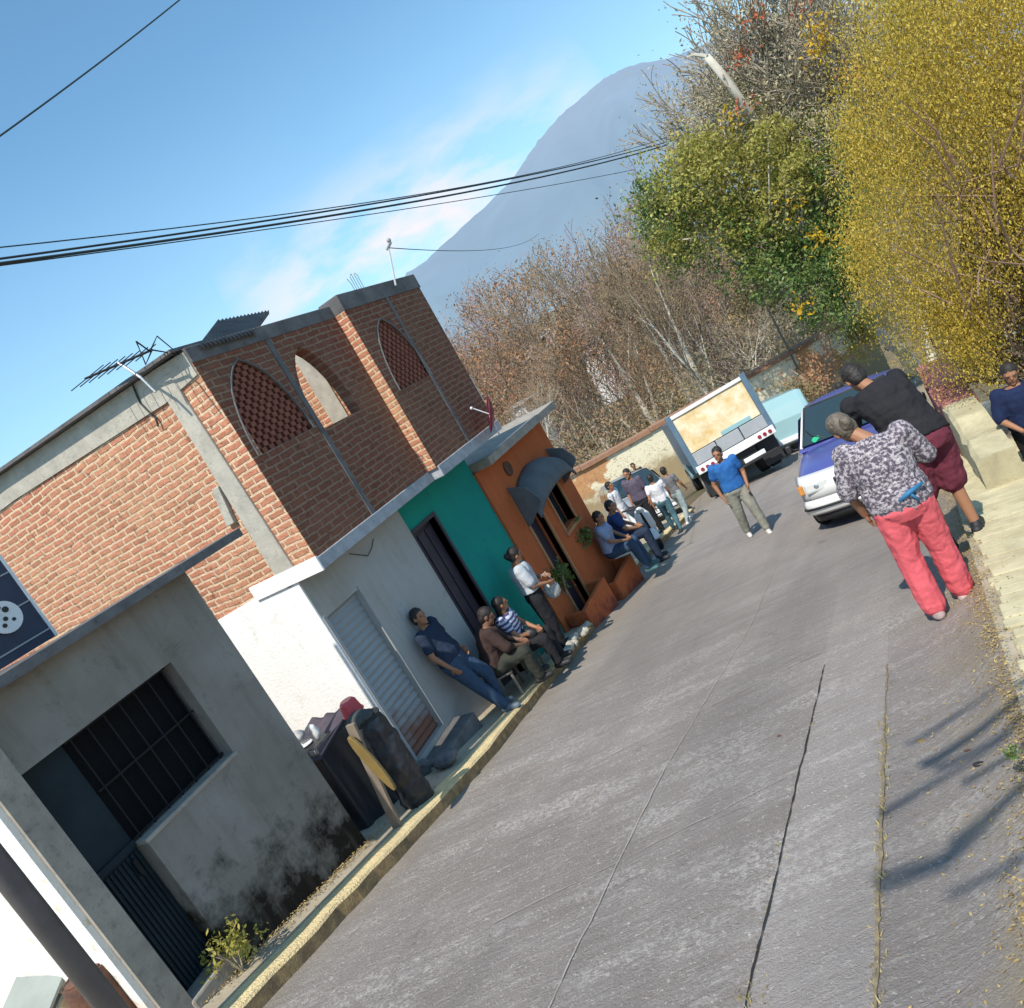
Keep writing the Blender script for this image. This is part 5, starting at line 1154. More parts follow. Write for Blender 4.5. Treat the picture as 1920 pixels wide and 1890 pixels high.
# paved sunny corner beyond the orange house
tag(slope_strip('pavement_corner', [(12.4, -10), (27, -10)], [(12.4, -5.92), (18, -5.95), (22, -7.2), (27, -11)][:4], 0.10, 0.3, paint('dusty_pavement', (0.40, 0.34, 0.27), (0.28, 0.23, 0.18), 0.95, 2, 0.9), None, jit=0.004), kind='structure')
# pebbles and dark leaves on the road
for i, (px, py, s_) in enumerate(((1838, 1436, 0.035), (1815, 1410, 0.02), (1728, 1392, 0.03), (1462, 1382, 0.018))):
    p = ground_at(px, py); bm = B(); ball(bm, (0, 0, 0), (s_, s_ * 0.5, s_ * 0.3), None, 8, 6); o = obj('road_stone', bm, (M['blackp'], M['rust'], M['mustard'], M['rust'])[i]); o.location = (p.x, p.y, p.z + 0.012); tag(o, ('black stone near the right gutter', 'small brown stone just above the black stone', 'yellow brown leaf scrap on the right road slab', 'little dark scrap in the middle of the road')[i], 'stone')

# dry branches added overhead out of view to streak the right road with shadow
ob = Vector((-0.5, -1.2, 5.9)); brn = thing('unseen_shadow_branch', 'unseen dry branches added to cast shadows on the right road edge', 'branch', ob); r = random.Random(91)
bd = Vector((math.cos(R(28)), math.sin(R(28)), 0.02))
for i in range(9):
    bm = B(); o_ = Vector((r.uniform(-.25, .3), r.uniform(-.75, .75), r.uniform(-.2, .2))); L = r.uniform(.5, 1.3); bn = Vector((r.gauss(0, .03), r.gauss(0, .05), r.gauss(0, .03)))
    tube(bm, [o_ - bd * L * .4, o_ + bn, o_ + bd * L * .6], [r.uniform(.012, .03), .022, .008], 5); obj('branch', bm, BK['grey'], brn)
bm = B(); tube(bm, [(1.8, -.6, -4.6), (1.5, -.3, -1.5), (.5, .1, 0), (-.1, -.4, .1)], [.05, .04, .03, .015], 8); obj('trunk', bm, BK['grey'], brn, smooth=True)

def lead(name, pts, rad, label):
    pts = [Vector(p) for p in pts]; bm = B(); tube(bm, [p - pts[0] for p in pts], rad, 5); o = obj(name, bm, M['cable']); o.location = pts[0]; tag(o, label, 'cable')
q1 = atx(700, 1010, XG + .012); q2 = atx(690, 1042, XG + .012); q3 = atx(655, 1038, XG + .012)
lead('loose_cable', [q1, q1.lerp(q2, .6) + Vector((.01, .03, 0)), q2, q3], .005, 'short loose cable dangling on the white shop wall under the floor band')
a1 = aty(243, 708, YS - .05); a2 = aty(262, 755, YS - .03); a3 = aty(292, 785, YS - .03)
lead('loose_cable', [a1, a2, a3, aty(297, 800, YS - .03)], .010, 'pale lead hanging from the television antenna over the brick side wall')
b1_ = aty(545, 690, YS) if False else atx(930, 868, XT + .02); b2_ = atx(945, 900, XT + .03); b3_ = atx(925, 930, XT + .02)
lead('loose_cable', [b1_, b2_, b3_, atx(905, 915, XT + .02)], .008, 'dark looped cable on the teal wall next to the orange house')
# ------------------------------------------------------------------ vehicles
SLOPE = math.atan(TS)
def slope_rot(heading):
    """vehicle frame: local +y forward along 'heading' (0 = down the street), resting on the falling road"""
    Z = Vector((0, math.sin(SLOPE), math.cos(SLOPE))); f = Vector((math.sin(heading), math.cos(heading), 0)); f = (f - Z * f.dot(Z)).normalized(); x = f.cross(Z)
    return Matrix((x, f, Z)).transposed().to_euler()
def wheel(parent, x, y, r=0.30, w=0.19):
    bm = B(); prof = [(-.5, .80), (-.5, .93), (-.38, 1.0), (.38, 1.0), (.5, .93), (.5, .80)]
    rings = [[(x + w * a, y + r * q * math.cos(2 * math.pi * k / 24), r + r * q * math.sin(2 * math.pi * k / 24)) for k in range(24)] for a, q in prof]
    loft(bm, rings); o = obj('tyre', bm, M['rubber'])
    h = empty('wheel'); h.parent = parent; o.parent = h
    bm = B(); sg = 1 if x > 0 else -1
    rings = [[(x + sg * w * a, y + r * q * math.cos(2 * math.pi * k / 16), r + r * q * math.sin(2 * math.pi * k / 16)) for k in range(16)] for a, q in ((.3, .66), (.52, .64), (.46, .5), (.54, .2), (.54, .02))]
    if sg < 0: rings = [list(reversed(q)) for q in rings]
    loft(bm, rings); obj('rim', bm, M['galv'], h)
def make_car(cx=None, cy=None, head=R(182), label='violet blue hatchback with white front end parked behind the two bent people', paintm=None, sc=(1.13, 1.13, 1.18), green=True):
    g = ground_at(1700, 905); yf = 10.75; xl = -2.02
    cx = xl + 0.83 if cx is None else cx; cy = yf if cy is None else cy; PB = paintm or M['car_blue']
    t = thing('parked_car', label, 'car', (cx, cy, road_z(cy) + 0.01), rot=slope_rot(head)); t.scale = sc
    # local +y is the car's front; car spans y from -3.8 (tail) to 0 (nose)
    st = [(-3.80, .42, .80, .80, .66), (-3.70, .28, .90, .90, .74), (-3.0, .20, .95, .95, .80), (-2.0, .18, .95, .95, .81), (-1.15, .18, .94, .94, .81), (-0.60, .20, .86, .86, .79), (-0.18, .22, .76, .76, .74), (-0.04, .26, .66, .66, .66), (0.0, .34, .56, .56, .58)]
    def ring(y, zb, zt, _, hw):
        pts = []
        for a in ((-.86, zb), (-.99, zb + .07), (-1.0, zb + (zt - zb) * .5), (-.97, zt - .10), (-.90, zt - .02), (-.6, zt + .02), (0, zt + .04), (.6, zt + .02), (.90, zt - .02), (.97, zt - .10), (1.0, zb + (zt - zb) * .5), (.99, zb + .07), (.86, zb)): pts.append((a[0] * hw, y, a[1]))
        return pts
    bm = B(); loft(bm, [ring(*q) for q in st]); bmesh.ops.recalc_face_normals(bm, faces=bm.faces[:]); o = obj('body', bm, PB, t, smooth=True); o.modifiers.new('sub', 'SUBSURF').levels = 1; o.modifiers['sub'].render_levels = 2
    # greenhouse
    gh = [(-3.72, .92, .93, .60), (-3.45, .92, 1.30, .58), (-3.1, .92, 1.41, .60), (-2.2, .92, 1.445, .61), (-1.75, .92, 1.40, .60), (-1.0, .90, .93, .66)]
    def gring(y, zb, zt, hw): return [(-.745, y, zb), (-(hw + .04), y, zt - .10) if zt > 1 else (-.72, y, zt - .01), (-hw, y, zt - .03), (-hw * .5, y, zt + .01), (hw * .5, y, zt + .01), (hw, y, zt - .03), ((hw + .04), y, zt - .10) if zt > 1 else (.72, y, zt - .01), (.745, y, zb)]
    bm = B(); loft(bm, [gring(*q) for q in gh]); bmesh.ops.recalc_face_normals(bm, faces=bm.faces[:]); obj('roof', bm, PB, t, smooth=True, bevel=0.02)
    # windscreen slightly proud of the sloping front of the greenhouse
    bm = B(); n = 8; A = []
    for y, z, hw in ((-1.03, .945, .655), (-1.42, 1.185, .60), (-1.72, 1.375, .555)):
        A.append([(hw * (2 * i / n - 1), y + .055 - .07 * abs(2 * i / n - 1) ** 2.2, z + .035) for i in range(n + 1)])
    vs = [p for row in A for p in row]; fs = [(j * (n + 1) + i, j * (n + 1) + i + 1, (j + 1) * (n + 1) + i + 1, (j + 1) * (n + 1) + i) for j in range(2) for i in range(n)]; bm.free()
    wso = pyobj('windscreen', vs, fs, M['glass'], t, smooth=True)
    def strip(name, pts, rad, m): bm = B(); tube(bm, pts, rad, 6); return obj(name, bm, m, t, smooth=True)
    strip('windscreen_trim', [A[0][0], A[1][0], A[2][0]] + A[2][1:-1] + [A[2][-1], A[1][-1], A[0][-1]] , 0.014, M['blackp'])
    strip('windscreen_pillar', [Vector(A[0][-1]) + Vector((.03, 0, -.02)), Vector(A[1][-1]) + Vector((.03, 0, -.02)), Vector(A[2][-1]) + Vector((.03, 0, -.02))], 0.022, M['white_metal'])
    for x in (-.25, .28):
        strip('wiper', [(x, -1.0, .975), (x + .22, -1.12, 1.06), (x + .30, -1.28, 1.15)], 0.008, M['blackp'])
    bm = B(); bmesh.ops.create_circle(bm, cap_ends=True, segments=14, radius=0.06, matrix=Matrix.Translation((.46, -1.06, 1.015)) @ Matrix.Rotation(R(-35), 4, 'X')); (obj('sticker', bm, paint('green_sticker', (0.02, 0.45, 0.22)), t) if green else bm.free())
    # side windows
    for sg in (-1, 1):
        for (y0, y1) in ((-2.28, -1.45), (-3.2, -2.36)):
            q = 0.0 if y0 > -2.3 else .0
            vs = [(sg * .752, y0, .96), (sg * .752, y1 + (.28 if y0 > -2.3 else 0), .96), (sg * .668, y1 - (.12 if y0 > -2.3 else 0), 1.30), (sg * .668, y0, 1.32)]; pyobj('side_window', vs, [(0, 1, 2, 3)], M['glass'], t)
        bm = B(); bx(bm, -0.04, 0.04, -0.06, 0.03, -0.055, 0.055); o = obj('mirror', bm, M['blackp'], t, bevel=0.02); o.location = (sg * .90, -1.32, .99)
        strip('mirror_arm', [(sg * .76, -1.30, .95), (sg * .87, -1.32, .97)], 0.012, M['blackp'])
    # white nose: fascia with lamps, grille, bumper
    def nose(name, zs, m, d=0.0, w=1.0):
        rows = []
        for z, y, hw in zs: rows.append([(hw * w * math.sin(R(80) * (2 * i / 12 - 1)) / math.sin(R(80)), y + d - .20 * abs(2 * i / 12 - 1) ** 3, z) for i in range(13)])
        vs = [p for r_ in rows for p in r_]; fs = [(j * 13 + i, j * 13 + i + 1, (j + 1) * 13 + i + 1, (j + 1) * 13 + i) for j in range(len(zs) - 1) for i in range(12)]
        o = pyobj(name, vs, fs, m, t, smooth=True); o.modifiers.new('s', 'SOLIDIFY').thickness = 0.012; return o
    nose('fascia', [(.42, .045, .74), (.56, .05, .74), (.66, .02, .745), (.725, -.06, .745)], M['car_white'])
    nose('bumper', [(.24, .03, .72), (.27, .085, .755), (.38, .10, .76), (.425, .065, .75)], M['car_white'], 0.0)
    nose('bumper_strip', [(.315, .098, .765), (.345, .098, .765)], M['blackp'], 0.016)
    nose('lower_valance', [(.14, .0, .68), (.24, .025, .70)], M['blackp'])
    bm = B(); bx(bm, -.28, .28, .0, .075, .52, .62)
    obj('grille', bm, M['blackp'], t, bevel=0.012); bm = B()
    for i in range(3): bx(bm, -.27, .27, .076, .084, .535 + .028 * i, .543 + .028 * i)
    bm.free()
    bm = B(); bmesh.ops.create_cone(bm, cap_ends=True, segments=16, radius1=.035, radius2=.035, depth=.014, matrix=Matrix.Translation((0, .085, .60)) @ Matrix.Rotation(R(90), 4, 'X')); obj('badge', bm, M['chrome'], t)
    for sg in (-1, 1):
        bm = B(); bx(bm, sg * .50 - .15, sg * .50 + .15, -.05, .045, .515, .645); h = obj('headlight', bm, M['lamp'], t, bevel=0.025)
        bm = B(); bx(bm, sg * .705 - .03, sg * .705 + .03, -.10, -.01, .525, .635); obj('indicator', bm, paint('amber_lens_%d' % sg, (0.6, 0.25, 0.05), None, 0.2), h, bevel=0.01)
        bm = B(); ball(bm, (sg * .50, .035, .58), (.045, .015, .04)); obj('bulb', bm, M['chrome'], h)
        for y in (-.68, -3.05): wheel(t, sg * .70, y, .28, .17)
    bm = B(); bx(bm, -.16, .16, .114, .122, .285, .385); obj('number_plate', bm, M['white_metal'], t)
    return t
make_car()
gp_ = far(1200, 905, 19.5)
make_car(gp_.x, gp_.y, R(150), 'silver grey car parked before the ochre wall behind the standing group', carpaint('silver_grey_paint', (0.34, 0.35, 0.36)), (1.05, 1.05, 1.05), False)
def make_truck():
    b = R(20); org = Vector((-5.9, 20.0)); rt = Vector((math.cos(b), math.sin(b))) 
    gl = ground_at(1338, 940); W = 2.2
    c = Vector((gl.x, gl.y)) + rt * (W / 2 + .05)
    t = thing('cargo_truck', 'cargo truck seen from behind, yellow sheet in its slate blue rear frame, white light bar', 'truck', (c.x, c.y, road_z(c.y) + .01), rot=(slope_rot(-b).to_matrix() @ Matrix.Rotation(R(-6), 3, 'Y')).to_euler())
    # local: rear at y=0, forward +y
    H0, HT = .95, 2.62; w = W / 2
    def bo(name, *a, m=None, bev=0.01, par=None): bm = B(); bx(bm, *a); return obj(name, bm, m, par or t, bevel=bev)
    fr = bo('rear_frame', -w, w, 0, .12, HT - .10, HT, m=M['white_metal'])
    for sg in (-1, 1): bo('frame_post', sg * w - .075 + (-.0), sg * w + .075, -.015, .13, H0 + .02, HT + .04, m=M['blue_metal'], par=fr)
    k = N('yellow_canvas'); n = k.noise(1.6, 5, .7); n2 = k.noise(6, 4); cc = k.mix(k.ramp(n, [(.35, 0.), (.65, 1.)]), (.62, .42, .16), (.80, .74, .56)); s = k.sep(); cc = k.mix(k.ramp(k.math('ADD', s[2], k.math('MULTIPLY', n2, .5)), [(0.42, 1.), (0.62, 0.)]) if False else 0.0, cc, (.2, .5, .5)); k.col(cc).rough(.8); k.bump(n2, .4, .03)
    drape('load_sheet', (Vector((-w + .08, .05, HT - .1)), Vector((w - .08, .05, HT - .1)), Vector((w - .08, .02, 1.50)), Vector((-w + .08, .02, 1.50))), 0, k.m, t, .025, 16, 10, 2)
    bo('teal_cover', -.1, .75, -.02, .015, 1.50, 1.62, m=M['car_teal'])
    for i in range(3): a = -w + .06 + i * (W - .12) / 3; bo('tailgate', a + .015, a + (W - .12) / 3 - .015, -.05, .02, 1.14, 1.48, m=M['grey_metal'])
    bm = B(); bx(bm, -w, w, .131, 4.2, 1.1, HT - .12); obj('cargo_body', bm, M['blue_metal'], t, bevel=.03)
    lb = bo('light_bar', -w - .02, w + .02, -.09, .05, .90, 1.12, m=M['white_metal'])
    for x in (-.98, -.83, -.68, .68, .83, .98):
        bm = B(); bmesh.ops.create_cone(bm, cap_ends=True, segments=14, radius1=.05, radius2=.05, depth=.03, matrix=Matrix.Translation((x, -.10, 1.0)) @ Matrix.Rotation(R(90), 4, 'X')); obj('tail_lamp', bm, M['redlamp'], lb)
    bo('number_plate', .05, .65, -.03, .0, .56, .68, m=M['white_metal'])
    bo('underrun_bar', -.95, .95, -.02, .08, .48, .545, m=M['blackp'])
    bo('chassis', -.5, .5, .1, 6.0, .55, .9, m=M['blackp'])
    bo('axle', -.8, .8, 1.1, 1.25, .35, .5, m=M['blackp'])
    for sg in (-1, 1):
        bo('mud_flap', sg * .82 - .27, sg * .82 + .27, .30, .33, .18, .89, m=M['blackp']); 
        for y in (1.2, 5.2): wheel(t, sg * .92, y, .44, .3)
        wheel(t, sg * .60, 1.2, .44, .26)
    cab = [(4.35, .6, 2.25, 1.02), (4.45, .5, 2.35, 1.05), (5.5, .45, 2.35, 1.05), (6.0, .45, 1.6, 1.05), (6.1, .5, 1.4, .98)]
    bm = B(); loft(bm, [[(-hw, y, zb), (-hw, y, zb + (zt - zb) * .55), (-hw * .9, y, zt), (hw * .9, y, zt), (hw, y, zb + (zt - zb) * .55), (hw, y, zb)] for y, zb, zt, hw in cab]); bmesh.ops.recalc_face_normals(bm, faces=bm.faces[:]); cb_ = obj('cab', bm, M['car_teal'], t, bevel=.04)
    for sg in (-1, 1):
        pyobj('side_window', [(sg * 1.053, 4.7, 1.55), (sg * 1.053, 5.6, 1.55), (sg * .965, 5.4, 2.15), (sg * .965, 4.7, 2.15)], [(0, 1, 2, 3)], M['glass'], cb_)
    return t
TR = make_truck()
def teal_pickup():
    p = far(1440, 765, 23.5); z = road_z(p.y)
    t = thing('pale_teal_van', 'small pale teal van half hidden to the right of the truck', 'van', (p.x + .35, p.y, z + 0.01), rot=slope_rot(R(-14)))
    st = [(0.0, .35, 1.05, .72), (.12, .3, 1.45, .76), (.35, .28, 1.75, .78), (2.6, .28, 1.78, .78), (3.2, .28, 1.15, .78), (3.7, .32, .95, .72)]
    bm = B(); loft(bm, [[(-hw * .95, y, zb), (-hw, y, zb + .12), (-hw, y, zb + (zt - zb) * .5), (-hw * .86, y, zt - .05), (-hw * .7, y, zt), (hw * .7, y, zt), (hw * .86, y, zt - .05), (hw, y, zb + (zt - zb) * .5), (hw, y, zb + .12), (hw * .95, y, zb)] for y, zb, zt, hw in st]); bmesh.ops.recalc_face_normals(bm, faces=bm.faces[:]); obj('body', bm, M['car_teal'], t, bevel=.03)
    pyobj('rear_window', [(-.56, .075, 1.12), (.56, .075, 1.12), (.5, .27, 1.62), (-.5, .27, 1.62)], [(0, 1, 2, 3)], M['glass_teal'], t)
    for sg in (-1, 1):
        pyobj('side_window', [(sg * .785, .6, 1.08), (sg * .785, 2.5, 1.08), (sg * .70, 2.3, 1.66), (sg * .70, .7, 1.66)], [(0, 1, 2, 3)], M['glass_teal'], t)
        bm = B(); bx(bm, sg * .9 - .08, sg * .9 + .08, 2.3, 2.38, 1.1, 1.32); obj('mirror', bm, M['white_metal'], t, bevel=.02)
        bm = B(); bx(bm, sg * .62 - .07, sg * .62 + .07, -.03, .05, .7, .95); obj('tail_lamp', bm, M['redlamp'], t, bevel=.01)
        for y in (.75, 2.95): wheel(t, sg * .68, y, .29, .18)
    bm = B(); bx(bm, -.7, .7, -.08, .05, .36, .52); obj('bumper', bm, M['white_metal'], t, bevel=.03)
    bm = B(); tube(bm, [(-.6, .5, 1.80), (-.6, 2.4, 1.82)], .02, 6); obj('roof_rail', bm, M['white_metal'], t)
teal_pickup()

# ------------------------------------------------------------------ people
SKIN = {'tan': paint('warm_brown_skin', (0.36, 0.17, 0.09), (0.30, 0.14, 0.075), 0.6, 6, 0.5, 0.1), 'dark': paint('dark_brown_skin', (0.20, 0.10, 0.06), (0.17, 0.08, 0.05), 0.6, 6, 0.5, 0.1)}
HAIR = paint('black_hair', (0.018, 0.014, 0.013), (0.03, 0.022, 0.018), 0.6, 30, 0.6, 0.6, 60)
HAIRG = paint('greying_brown_hair', (0.10, 0.08, 0.06), (0.20, 0.17, 0.13), 0.6, 30, 0.8, 0.6, 60)
def remesh(o, vox, smooth=3):
    m = o.modifiers.new('r', 'REMESH'); m.mode = 'VOXEL'; m.voxel_size = vox; m.use_smooth_shade = True
    s = o.modifiers.new('sm', 'SMOOTH'); s.iterations = smooth; s.factor = 0.5
    return o
WR = {}
def wrinkle(o, st, size):
    if size not in WR:
        t_ = bpy.data.textures.new('folds_%g' % size, 'CLOUDS'); t_.noise_scale = size; t_.noise_depth = 2; WR[size] = t_
    d = o.modifiers.new('folds', 'DISPLACE'); d.texture = WR[size]; d.strength = st; d.mid_level = 0.5; d.texture_coords = 'LOCAL'
def oval(c, side_, fw_, a, b, n=14):
    return [c + side_ * (a * math.cos(2 * math.pi * k / n)) + fw_ * (b * math.sin(2 * math.pi * k / n)) for k in range(n)]
def torso(bm, J, infl, z0=0.0, z1=1.0, belly=0.0, wide=1.0, rings_only=None):
    """J: pelvis, chest, neck (Vectors) and lateral axis; oval rings from hip (0) to neck base (1)"""
    pe, ch, nk = J['pelvis'], J['chest'], J['neck']; sh = (J['sr'] - J['sl']).normalized(); hp = (J['hr'] - J['hl']).normalized()
    prof = [(-.14, .135, .095), (0.0, .165, .115), (.18, .158, .112), (.38, .140, .102), (.58, .155, .112), (.78, .175, .112), (.90, .165, .095), (.97, .10, .07), (1.04, .055, .055)]
    rings = []
    for t, a, b in prof:
        if t < z0 - 1e-6 or t > z1 + 1e-6: continue
        if t < .5: c = pe.lerp(ch, max(t, -.2) / .6) if t < .6 else ch
        c = pe + (ch - pe) * (t / .62) if t <= .62 else ch + (nk - ch) * ((t - .62) / .38)
        sd = hp.lerp(sh, min(1, max(0, t))).normalized(); ax = ((ch - pe) if t <= .62 else (nk - ch)).normalized(); fw_ = ax.cross(sd).normalized() * -1
        f_ = belly * math.exp(-((t - .28) / .25) ** 2)
        rings.append(oval(c - fw_ * 0 + fw_ * (-f_ * .5), sd, fw_, a * wide + infl + f_ * .6, b * wide ** .8 + infl + f_))
    loft(bm, rings)
    return rings
def person(name_label, loc, rz, H=1.68, pose=None, skin='tan', shirt=None, shirt_to=0.0, sleeve=0.55, trousers=None, leg_to=1.0, shoes=None, hair='short', hairm=None, belly=0.0, wide=1.0, vox=0.013, loose=0.0, group='people in the street', flare=0.0, fingers=True, folds=0.018, face=True):
    S = H / 1.70
    J = dict(pelvis=(0, 0, .93), chest=(0, 0, 1.24), neck=(0, -.01, 1.45), head=(0, .02, 1.585), hl=(-.09, 0, .90), hr=(.09, 0, .90), kl=(-.10, .02, .49), kr=(.10, .02, .49), al=(-.11, -.02, .08), ar=(.11, -.02, .08),
             sl=(-.185, 0, 1.39), sr=(.185, 0, 1.39), el=(-.23, -.02, 1.11), er=(.23, -.02, 1.11), wl=(-.23, .06, .86), wr=(.23, .06, .86), look=(0, 1, 0), tl=(0, 1, 0), tr=(0, 1, 0))
    J.update(pose or {}); J = {k: Vector(v) for k, v in J.items()}
    t = thing('person', name_label, 'person', loc, rz, group); t.scale = (S, S, S)
    look = J['look'].normalized(); up_ = (J['head'] - J['neck']).normalized(); hs = look.cross(up_).normalized(); hu = hs.cross(look).normalized()
    HM = Matrix((hs, look, hu)).transposed()
    bm = B()
    torso(bm, J, 0.0, belly=belly, wide=wide)
    capsule(bm, J['neck'] - (J['head'] - J['neck']) * .3, J['neck'].lerp(J['head'], .8), .058, .052)
    hd = J['head']
    ball(bm, hd + HM @ Vector((0, -.008, .02)), (.076, .094, .098), HM, 16, 12); ball(bm, hd + HM @ Vector((0, .022, -.045)), (.058, .068, .072), HM, 14, 10)
    ball(bm, hd + HM @ Vector((0, .098, -.012)), (.013, .020, .022), HM, 8, 6); ball(bm, hd + HM @ Vector((0, .088, .018)), (.009, .012, .03), HM, 8, 6)
    ball(bm, hd + HM @ Vector((0, .084, -.055)), (.024, .012, .010), HM, 8, 6); ball(bm, hd + HM @ Vector((0, .078, -.095)), (.022, .018, .016), HM, 8, 6)
    for sg in (-1, 1): ball(bm, hd + HM @ Vector((sg * .079, -.005, -.005)), (.012, .02, .032), HM, 8, 6); ball(bm, hd + HM @ Vector((sg * .035, .078, .028)), (.022, .012, .008), HM, 8, 6)
    for s_ in 'lr':
        capsule(bm, J['s' + s_], J['e' + s_], .052 * wide ** .5, .040); capsule(bm, J['e' + s_], J['w' + s_], .042, .027); ball(bm, J['s' + s_], .062 * wide ** .5)
        capsule(bm, J['h' + s_], J['k' + s_], .092 * wide ** .6, .058); capsule(bm, J['k' + s_], J['a' + s_], .057, .038)
        ft = J['t' + s_].normalized(); capsule(bm, J['a' + s_] + Vector((0, 0, -.035)) - ft * .03, J['a' + s_] + Vector((0, 0, -.052)) + ft * .13, .036, .028)
        # hand
        d = (J['w' + s_] - J['e' + s_]).normalized(); sg = -1 if s_ == 'l' else 1
        inw = Vector((-sg, 0, 0)); inw = (inw - d * inw.dot(d)).normalized(); acr = d.cross(inw).normalized()
        wv = J['w' + s_]; pm = wv + d * .045
        Mh = Matrix((acr, inw, d)).transposed(); ball(bm, pm, (.040, .017, .050), Mh, 10, 8)
        if fingers:
            for i, (o_, L) in enumerate(((-.030, .062), (-.010, .074), (.011, .070), (.030, .055))):
                a = pm + acr * o_ + d * .035; m_ = a + d * L * .55 + inw * .006; e_ = m_ + d * L * .38 + inw * .022; capsule(bm, a, m_, .0098, .009, 6); capsule(bm, m_, e_, .009, .0075, 6)
            a = pm - acr * .030 - d * .02; m_ = a - acr * .028 + d * .028 + inw * .012; capsule(bm, a, m_, .0125, .011, 6); capsule(bm, m_, m_ + d * .028 + inw * .006, .011, .009, 6)
    body = obj('body', bm, SKIN[skin], t, smooth=True); remesh(body, vox * .8, 2)
    if shirt:
        bm = B(); torso(bm, J, .020 + loose, z0=shirt_to, z1=.99, belly=belly, wide=wide)
        if sleeve > 0:
            for s_ in 'lr':
                e_ = J['s' + s_].lerp(J['e' + s_], min(1, sleeve * 1.0)); capsule(bm, J['s' + s_], e_, .070 * wide ** .5 + loose * .6, .058 + loose * .9)
                if sleeve > 1.0: capsule(bm, J['e' + s_], J['e' + s_].lerp(J['w' + s_], min(.97, sleeve - 1)), .054 + loose * .5, .040 + loose * .5)
                ball(bm, J['s' + s_], .074 * wide ** .5 + loose * .5)
        o = obj('shirt', bm, shirt, t, smooth=True); remesh(o, vox, 3); wrinkle(o, folds, .07)
    if trousers:
        bm = B(); hp = (J['hr'] - J['hl']).normalized(); ax = (J['chest'] - J['pelvis']).normalized(); fw_ = ax.cross(hp).normalized()
        loft(bm, [oval(J['pelvis'] + ax * z, hp, fw_, a * wide + belly * .4, b * wide ** .8 + belly * .6) for z, a, b in ((-.13, .13, .10), (-.05, .185, .135), (.05, .18, .13), (.11, .165, .12))])
        for s_ in 'lr':
            k_ = J['h' + s_].lerp(J['k' + s_], min(1, leg_to * 2)); capsule(bm, J['h' + s_], k_, .112 * wide ** .7 + loose * .3, .080 + loose * .6 + (.02 if leg_to < .6 else 0))
            if leg_to > .5: capsule(bm, J['k' + s_], J['k' + s_].lerp(J['a' + s_], min(.91, leg_to * 2 - 1)), .080 + loose * .6, .058 + loose * .8 + flare)
        o = obj('trousers', bm, trousers, t, smooth=True); remesh(o, vox, 3); wrinkle(o, folds * .9, .075)
    if shoes:
        for s_ in 'lr':
            ft = J['t' + s_].normalized(); bm = B(); a = J['a' + s_]; capsule(bm, a + Vector((0, 0, -.032)) - ft * .045, a + Vector((0, 0, -.040)) + ft * .135, .046, .040); capsule(bm, a + Vector((0, 0, .01)), a + Vector((0, 0, -.04)), .046, .048)
            for v_ in bm.verts: v_.co.z = max(v_.co.z, a.z - .08)
            o = obj('shoe', bm, shoes, t, smooth=True); remesh(o, vox, 2)
    if hair:
        bm = B(); ball(bm, hd + HM @ Vector((0, -.020, .036)), (.086, .100, .096), HM, 16, 12)
        if hair != 'bald':
            ball(bm, hd + HM @ Vector((0, -.052, -.01)), (.078, .062, .085), HM, 14, 10)
        if hair == 'bun': ball(bm, hd + HM @ Vector((0, -.13, .02)), (.042, .042, .045), HM); ball(bm, hd + HM @ Vector((0, -.10, .0)), (.05, .05, .05), HM)
        if hair == 'long':
            for q in range(5): ball(bm, hd + HM @ Vector((0, -.065 - .006 * q, -.03 - .045 * q)), (.078 - .004 * q, .045, .06), HM)
        if hair == 'cap':
            bmesh.ops.create_cone(bm, cap_ends=True, segments=16, radius1=.08, radius2=.075, depth=.015, matrix=Matrix.Translation(hd + HM @ Vector((0, .09, .05))) @ HM.to_4x4())
        # keep the face clear
        for v_ in bm.verts:
            q = HM.transposed() @ (v_.co - hd)
            if q.y > .045 and q.z < .055 and hair != 'cap': v_.co = hd + HM @ Vector((q.x, .045, q.z))
        o = obj('hair', bm, hairm or HAIR, t, smooth=True); remesh(o, vox * .8, 1); wrinkle(o, .012, .03)
    if face:
        for sg in (-1, 1): bm = B(); ball(bm, hd + HM @ Vector((sg * .032, .078, .010)), (.013, .009, .007), HM, 8, 6); obj('eye', bm, M['blackp'], t)
    return t
DENIM = cloth('blue_denim', (0.05, 0.085, 0.14), (0.03, 0.05, 0.09)); NAVY = cloth('navy_cotton', (0.028, 0.042, 0.075), (0.02, 0.03, 0.05)); BLACKC = cloth('black_cotton', (0.022, 0.022, 0.026), (0.035, 0.033, 0.035)); WHITEC = cloth('white_cotton', (0.75, 0.75, 0.78), (0.5, 0.5, 0.55))
BROWNC = cloth('brown_cotton', (0.065, 0.04, 0.035), (0.04, 0.028, 0.028)); OLIVEC = cloth('olive_cotton', (0.05, 0.052, 0.042), (0.03, 0.032, 0.028)); WSHOE = paint('white_trainer', (0.7, 0.68, 0.66), (0.5, 0.48, 0.46)); BSHOE = paint('black_shoe', (0.02, 0.02, 0.022))
def stripes():
    k = N('blue_white_stripes'); s = k.sep(); w_ = k.add('ShaderNodeTexWave', wave_type='BANDS', bands_direction='Z'); w_.inputs['Scale'].default_value = 5; w_.inputs['Distortion'].default_value = 2.5; k.l.new(k.co, w_.inputs[0]); k.col(k.ramp(w_.outputs[1], [(.4, (.05, .06, .16)), (.55, (.55, .57, .68))])).rough(.9); return k.m
